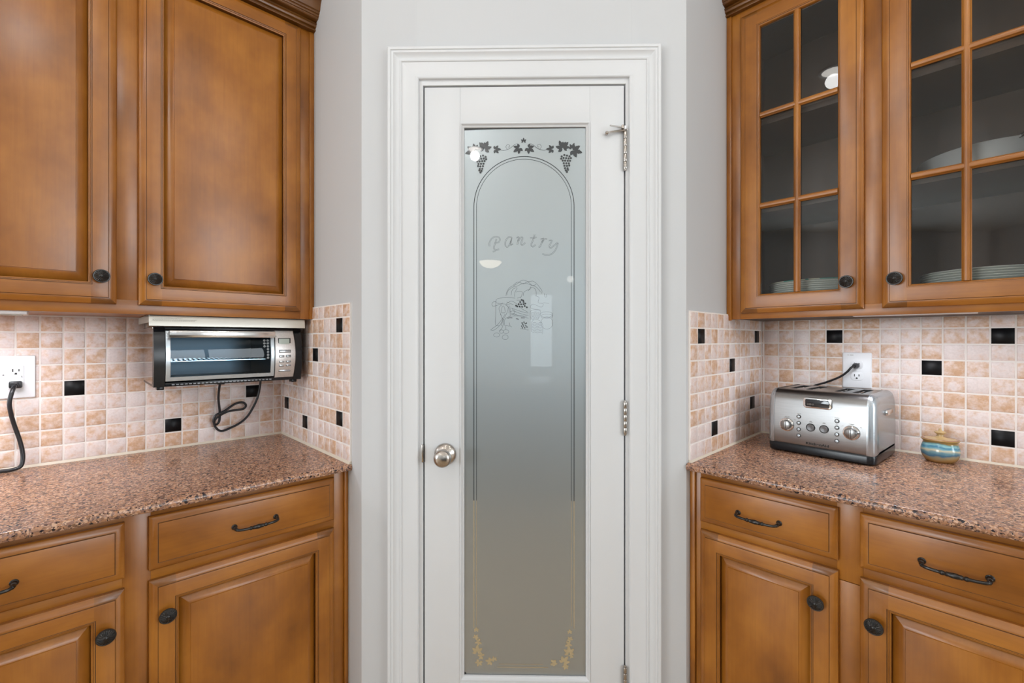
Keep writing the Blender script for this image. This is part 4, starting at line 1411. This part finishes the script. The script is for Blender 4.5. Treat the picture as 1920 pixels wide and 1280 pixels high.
mb.grid([[(x, y, .003) for x, y in o3], [(x, y, .006) for x, y in o1], [(x, y, .024) for x, y in o2], [(x, y, TB + .003) for x, y in o1]], 0, True, True, True, True)
t.part('base', mb, M_BLK)
for sx in (1, -1):
    for sy in (1, -1):
        mb = MB(); mb.lathe([(.0001, 0), (.010, 0), (.011, .002), (.011, .0045), (.0001, .0045)], (sx * .115, sy * .105, 0), 'z', 14); t.part('foot', mb, M_BLK)
yF = HD + .0002
mb = MB()
slab(mb, rounded_rect(-.0385, .0385, .1510, .1835, .009, 5), HD - .02, HD + .0006, .0012)
bz = t.part('display_bezel', mb, M_CHROME)
mb = MB(); slab(mb, rounded_rect(-.0325, .0325, .1560, .1790, .004, 3), HD - .005, HD + .0014, .0008)
t.part('display', mb, M_LCD_DARK, bz)
mb = MB()
for x in (.020, .025, .017, .011):
    mb.ribbon([(x, .161), (x - .002, .1635), (x, .166), (x + .002, .1635), (x, .161)], .0007, HD + .0016)
t.part('display_symbols', mb, M_INK_GREY, bz)
for x in (.0850, -.0870):
    mb = MB(); mb.lathe([(.0001, -.006), (.0205, -.006), (.0215, .001), (.0205, .0045), (.0170, .0065), (.0165, .004), (.0001, .004)], (x, HD - .001, .0905), 'y', 32); dring = t.part('dial_ring', mb, M_CHROME)
    mb = MB(); mb.lathe([(.0150, .003), (.0150, .0120), (.0140, .0150), (.0120, .0160), (.0001, .0160)], (x, HD - .001, .0905), 'y', 32, 0, lambda r, a: 0); mb.box(x - .0022, x + .0022, HD + .013, HD + .0185, .0785, .1025, 0, .001)
    t.part('dial', mb, M_STEEL, dring)
for x in (.0180, -.0180):
    mb = MB(); mb.lathe([(.0001, -.004), (.0125, -.004), (.0125, .0012), (.0112, .0012), (.0110, -.001), (.0001, -.001)], (x, HD, .0905), 'y', 24); bs = t.part('button_ring', mb, M_DARK)
    mb = MB(); mb.lathe([(.0105, -.002), (.0105, .0022), (.0092, .0034), (.0001, .0028)], (x, HD, .0905), 'y', 24); t.part('button', mb, M_GREY, bs)
for x in (.0510, -.0510):
    for z in (.1200, .1000, .0800, .0600):
        mb = MB(); mb.lathe([(.0062, -.003), (.0062, .0008), (.0054, .0008), (.0054, -.001)], (x, HD, z), 'y', 16); bs = t.part('button_ring', mb, M_DARK)
        mb = MB(); mb.lathe([(.0052, -.002), (.0050, .0018), (.0035, .0030), (.0001, .0032)], (x, HD, z), 'y', 16); t.part('button', mb, M_SILVER, bs)
mb = MB()
def dashes(x, z, widths, h=.0011):
    tot = sum(widths) + .0007 * (len(widths) - 1)
    xx = x + tot / 2
    for w in widths:
        mb.box(xx - w, xx, HD - .001, yF + .0004, z, z + h); xx -= w + .0007
for x in (.0850, -.0870):
    dashes(x, .1150, (.0014, .0016, .0012, .0016, .0014, .0015)); mb.disc(x - .0225, .1090, .0012, .0012, yF + .0004, 10); mb.disc(x - .0195, .0715, .0010, .0010, yF + .0004, 10); mb.disc(x + .0215, .1080, .0007, .0007, yF + .0004, 10)
for x in (.0180, -.0180):
    dashes(x, .1065, (.0018, .0015, .0016, .0018)); dashes(x, .1090, (.0014, .0018, .0013))
for x in (.0510, -.0510):
    dashes(x, .1285, (.0016, .0014, .0018, .0015, .0014))
    for z in (.1090, .0890, .0690): dashes(x, z, (.0013, .0015, .0013), .0008)
t.part('small_print', mb, M_INK_GREY, body, None, 'stuff')
# lettering on the front
cu = bpy.data.curves.new('lettering', 'FONT')
cu.body = 'KitchenAid'
cu.size = .0125
cu.align_x = 'CENTER'
cu.extrude = .0002
cu.offset = .00052
cu.space_character = 1.10
tmp = bpy.data.objects.new('lettering_tmp', cu)
COL.objects.link(tmp)
dg = bpy.context.evaluated_depsgraph_get()
me = bpy.data.meshes.new_from_object(tmp.evaluated_get(dg))
bpy.data.objects.remove(tmp)
me.materials.clear(); me.materials.append(M_INK)
lt = t.link('lettering', me, body)
lt.location = (0, HD + .0006, .0372)
lt.rotation_euler = (PI / 2, 0, PI)
lt.scale = (1.0, .78, 1)
# cord up to the outlet
W2L = (Matrix.Translation(TC) @ Matrix.Rotation(TH, 4, 'Z')).inverted()
def tl(p): return tuple(W2L @ Vector(p))
mb = MB()
path = [tl(p) for p in [(-.150, .016, 1.00), (-.150, .014, 1.08), (-.1600, .016, 1.115), (-.1750, .020, 1.1255), (-.1940, .026, 1.1355), (-.2281, .036, 1.1494), (-.2684, .048, 1.1712), (-.2900, .055, 1.1900), (-.3000, .052, 1.2040), (-.3070, .040, 1.2085)]]
mb.tube(spline(path, 8), .0036, 10)
cd = t.part('cable', mb, M_CORD)
mb = MB()
p0 = [tl(p) for p in [(-.3085, TF + .0095, 1.2095), (-.3085, .030, 1.2095), (-.3060, .042, 1.2085)]]
mb.tube(p0, [.0095, .0100, .0062], 10)
t.part('plug', mb, M_CORD, cd)

# ------------------------------------------------------------------ pottery jar
t = Thing('pottery_jar', 'small lidded stoneware jar with blue glaze bands beside the toaster', 'jar', FR, (-.5205, .0800, ZR))
jx, jy = -.5205, .0800
mb = MB()
mb.lathe([(.0001, .0), (.0300, .0), (.0330, .002), (.0385, .010), (.0425, .020), (.0443, .030), (.0440, .038), (.0425, .046), (.0400, .053), (.0385, .057), (.0392, .0605), (.0425, .0640), (.0440, .0665), (.0425, .0680), (.0390, .0660), (.0360, .060), (.0340, .055)], (jx, jy, ZR), 'z', 48)
t.part('pot', mb, M_POT)
mb = MB()
mb.lathe([(.0405, .0655), (.0415, .0672), (.0400, .0690), (.0370, .0690)], (jx, jy, ZR), 'z', 48, 1)
mb.lathe([(.0370, .0690), (.0250, .0705), (.0120, .0730), (.0085, .0755)], (jx, jy, ZR), 'z', 48, 0)
lid = t.part('lid', mb, [M_CLAY, M_CLAY_IN])
mb = MB()
mb.lathe([(.0095, .0720), (.0078, .0770), (.0078, .0815), (.0110, .0845), (.0138, .0868), (.0138, .0885), (.0105, .0905), (.0050, .0920), (.0036, .0950), (.0030, .0985), (.0001, .1000)], (jx, jy, ZR), 'z', 32)
t.part('lid_knob', mb, M_CLAY, lid)

# ------------------------------------------------------------------ dishes behind the glass doors
FLOOR_Z = Z0 + .022
def plate_mesh(R, mats):
    mb = MB()
    mb.lathe([(.0001, .004), (R * .55, .0035), (R * .60, .0), (R * .64, .0), (R * .66, .004), (R * .82, .0095), (R * .95, .0135), (R * .985, .0150)], (0, 0, 0), 'z', 56)
    mb.lathe([(R * .985, .0150), (R, .0158), (R * .99, .0172), (R * .93, .0160)], (0, 0, 0), 'z', 56, 1)
    mb.lathe([(R * .93, .0160), (R * .80, .0125), (R * .64, .0070), (R * .50, .0060), (.0001, .0060)], (0, 0, 0), 'z', 56)
    return mb.mesh('plate', mats)


PL1, PL2 = plate_mesh(.1320, [M_PLATE, M_PLATE]), plate_mesh(.1320, [M_PLATE, M_PLATE_GREEN])
PL3 = plate_mesh(.1330, [M_PLATE, M_PLATE])


ORD = ['', 'second', 'third', 'fourth', 'fifth', 'sixth', 'seventh', 'eighth', 'ninth', 'tenth', 'eleventh', 'twelfth', 'thirteenth', 'fourteenth']


def stack(me, top, n, x, y, step, words, grp, z0=FLOOR_Z, cat='plate'):
    for k in range(n):
        o = bpy.data.objects.new('plate', top if k == n - 1 else me)
        COL.objects.link(o)
        o.matrix_world = FR @ Matrix.Translation((x + rnd.uniform(-.002, .002), y, z0 + k * step + .0003 * (k + 1))) @ Matrix.Rotation(k * .7, 4, 'Z')
        if k == n - 1:
            o['label'] = 'uppermost plate of the stack ' + words
        elif k == 0:
            o['label'] = 'lowest plate of the stack ' + words
        else:
            o['label'] = 'pale plate %s from the top of the stack %s' % (ORD[n - 1 - k], words)
        o['category'] = cat
        o['group'] = grp


stack(PL1, PL2, 14, -.2180, .158, .0061, 'behind the left glass door', 'plates behind the left glass door')
stack(PL3, PL3, 13, -.6150, .158, .0061, 'behind the right glass door', 'plates behind the right glass door')
t = Thing('frying_pan', 'shallow grey metal pan with wire handle on the middle shelf', 'pan', FR, (-.615, .150, 1.738))
mb = MB()
mb.lathe([(.0001, .0), (.098, .0), (.108, .004), (.126, .036), (.139, .0605), (.1412, .0620), (.1395, .0635), (.1368, .0610), (.122, .034), (.105, .0055), (.0001, .003)], (-.615, .150, 1.738), 'z', 64)
t.part('bowl', mb, M_PAN)
mb = MB()
for dz in (0, .0085):
    mb.tube([(-.665, .270, 1.7960 + dz * .3), (-.679, .283, 1.7990 + dz), (-.700, .302, 1.8120 + dz)], .0018, 6)
mb.tube([(-.700, .302, 1.8120), (-.7012, .3032, 1.8165), (-.700, .302, 1.8205)], .0018, 6)
t.part('handle', mb, M_CHROME)

# ------------------------------------------------------------------ lights under the wall cabinets
t = Thing('under_cabinet_light', 'slim white light bar under the left wall cabinet', 'light', FL, (.85, .22, 1.372), 'under cabinet lights')
mb = MB(); mb.box(.705, .990, .255, .318, 1.3630, 1.3735, 0, .002); t.part('housing', mb, M_WHITE)
mb = MB(); mb.box(.715, .980, .262, .311, 1.3618, 1.3635); t.part('diffuser', mb, M_LCD)
t = Thing('under_cabinet_light', 'slim white light bar under the glass door cabinet', 'light', FR, (-.39, .29, 1.37), 'under cabinet lights')
mb = MB(); mb.box(-.600, -.345, .278, .313, 1.3665, 1.3710, 0, .001); t.part('housing', mb, M_WHITE)

# ------------------------------------------------------------------ the room behind the viewer (seen only in reflections)
LIGHT_AT = ['straight behind the viewer', 'nearest the pantry wall', 'over the right end of the island', 'over the left end of the island', 'in front of the glass door cabinet', 'in front of the left wall cabinet', 'by the far right window', 'by the far left window']
for i, (lx, ly) in enumerate(RECESSED):
    t = Thing('recessed_light', 'round recessed ceiling light ' + LIGHT_AT[i], 'light', FW, (lx, ly, CEIL), 'recessed ceiling lights')
    mb = MB(); mb.lathe([(.050, -.002), (.053, -.006), (.066, -.005), (.070, 0)], (lx, ly, CEIL), 'z', 28); t.part('trim_ring', mb, M_TRIM)
    mb = MB(); mb.lathe([(.0001, -.003), (.051, -.003)], (lx, ly, CEIL), 'z', 28); t.part('lens', mb, M_LENS)
t = Thing('bowl_light', 'hanging white glass bowl light in the room beyond', 'light', FW, (-.40, -3.40, CEIL))
mb = MB(); mb.lathe([(.0001, 2.44), (.06, 2.445), (.11, 2.465), (.15, 2.51), (.155, 2.52), (.145, 2.515), (.10, 2.475), (.0001, 2.455)], (-.40, -3.40, -.17), 'z', 32)
M_BOWL = plain('glowing_glass_bowl', (1, .95, .85, 1), .5)
pb = M_BOWL.node_tree.nodes['Principled BSDF']; pb.inputs['Emission Color'].default_value = (1, .86, .66, 1); pb.inputs['Emission Strength'].default_value = 24
t.part('bowl', mb, M_BOWL)
mb = MB(); mb.tube([(-.40, -3.40, 2.30), (-.40, -3.40, CEIL)], .008, 8); mb.lathe([(.0001, CEIL - .03), (.05, CEIL - .02), (.055, CEIL)], (-.40, -3.40, 0), 'z', 20); t.part('stem', mb, M_NICKEL)
t = Thing('pendant_light', 'small bright pendant bulb in the room beyond', 'light', FW, (.66, -3.2, CEIL))
mb = MB(); mb.lathe([(.0001, 2.04), (.03, 2.05), (.045, 2.085), (.03, 2.12), (.0001, 2.13)], (.66, -3.2, 0), 'z', 20); t.part('bulb', mb, M_LENS)
mb = MB(); mb.tube([(.66, -3.2, 2.12), (.66, -3.2, CEIL)], .005, 8); t.part('stem', mb, M_NICKEL)
t = Thing('kitchen_island', 'dark kitchen island behind the viewer', 'island', FW, (0, -1.6, 0))
mb = MB(); mb.box(-1.0, 1.0, -2.0, -1.05, 0, .88, 0, .004); t.part('carcass', mb, M_ISLAND)
mb = MB(); mb.box(-1.05, 1.05, -2.05, -1.0, .88, .914, 0, .006); t.part('worktop', mb, MQ)
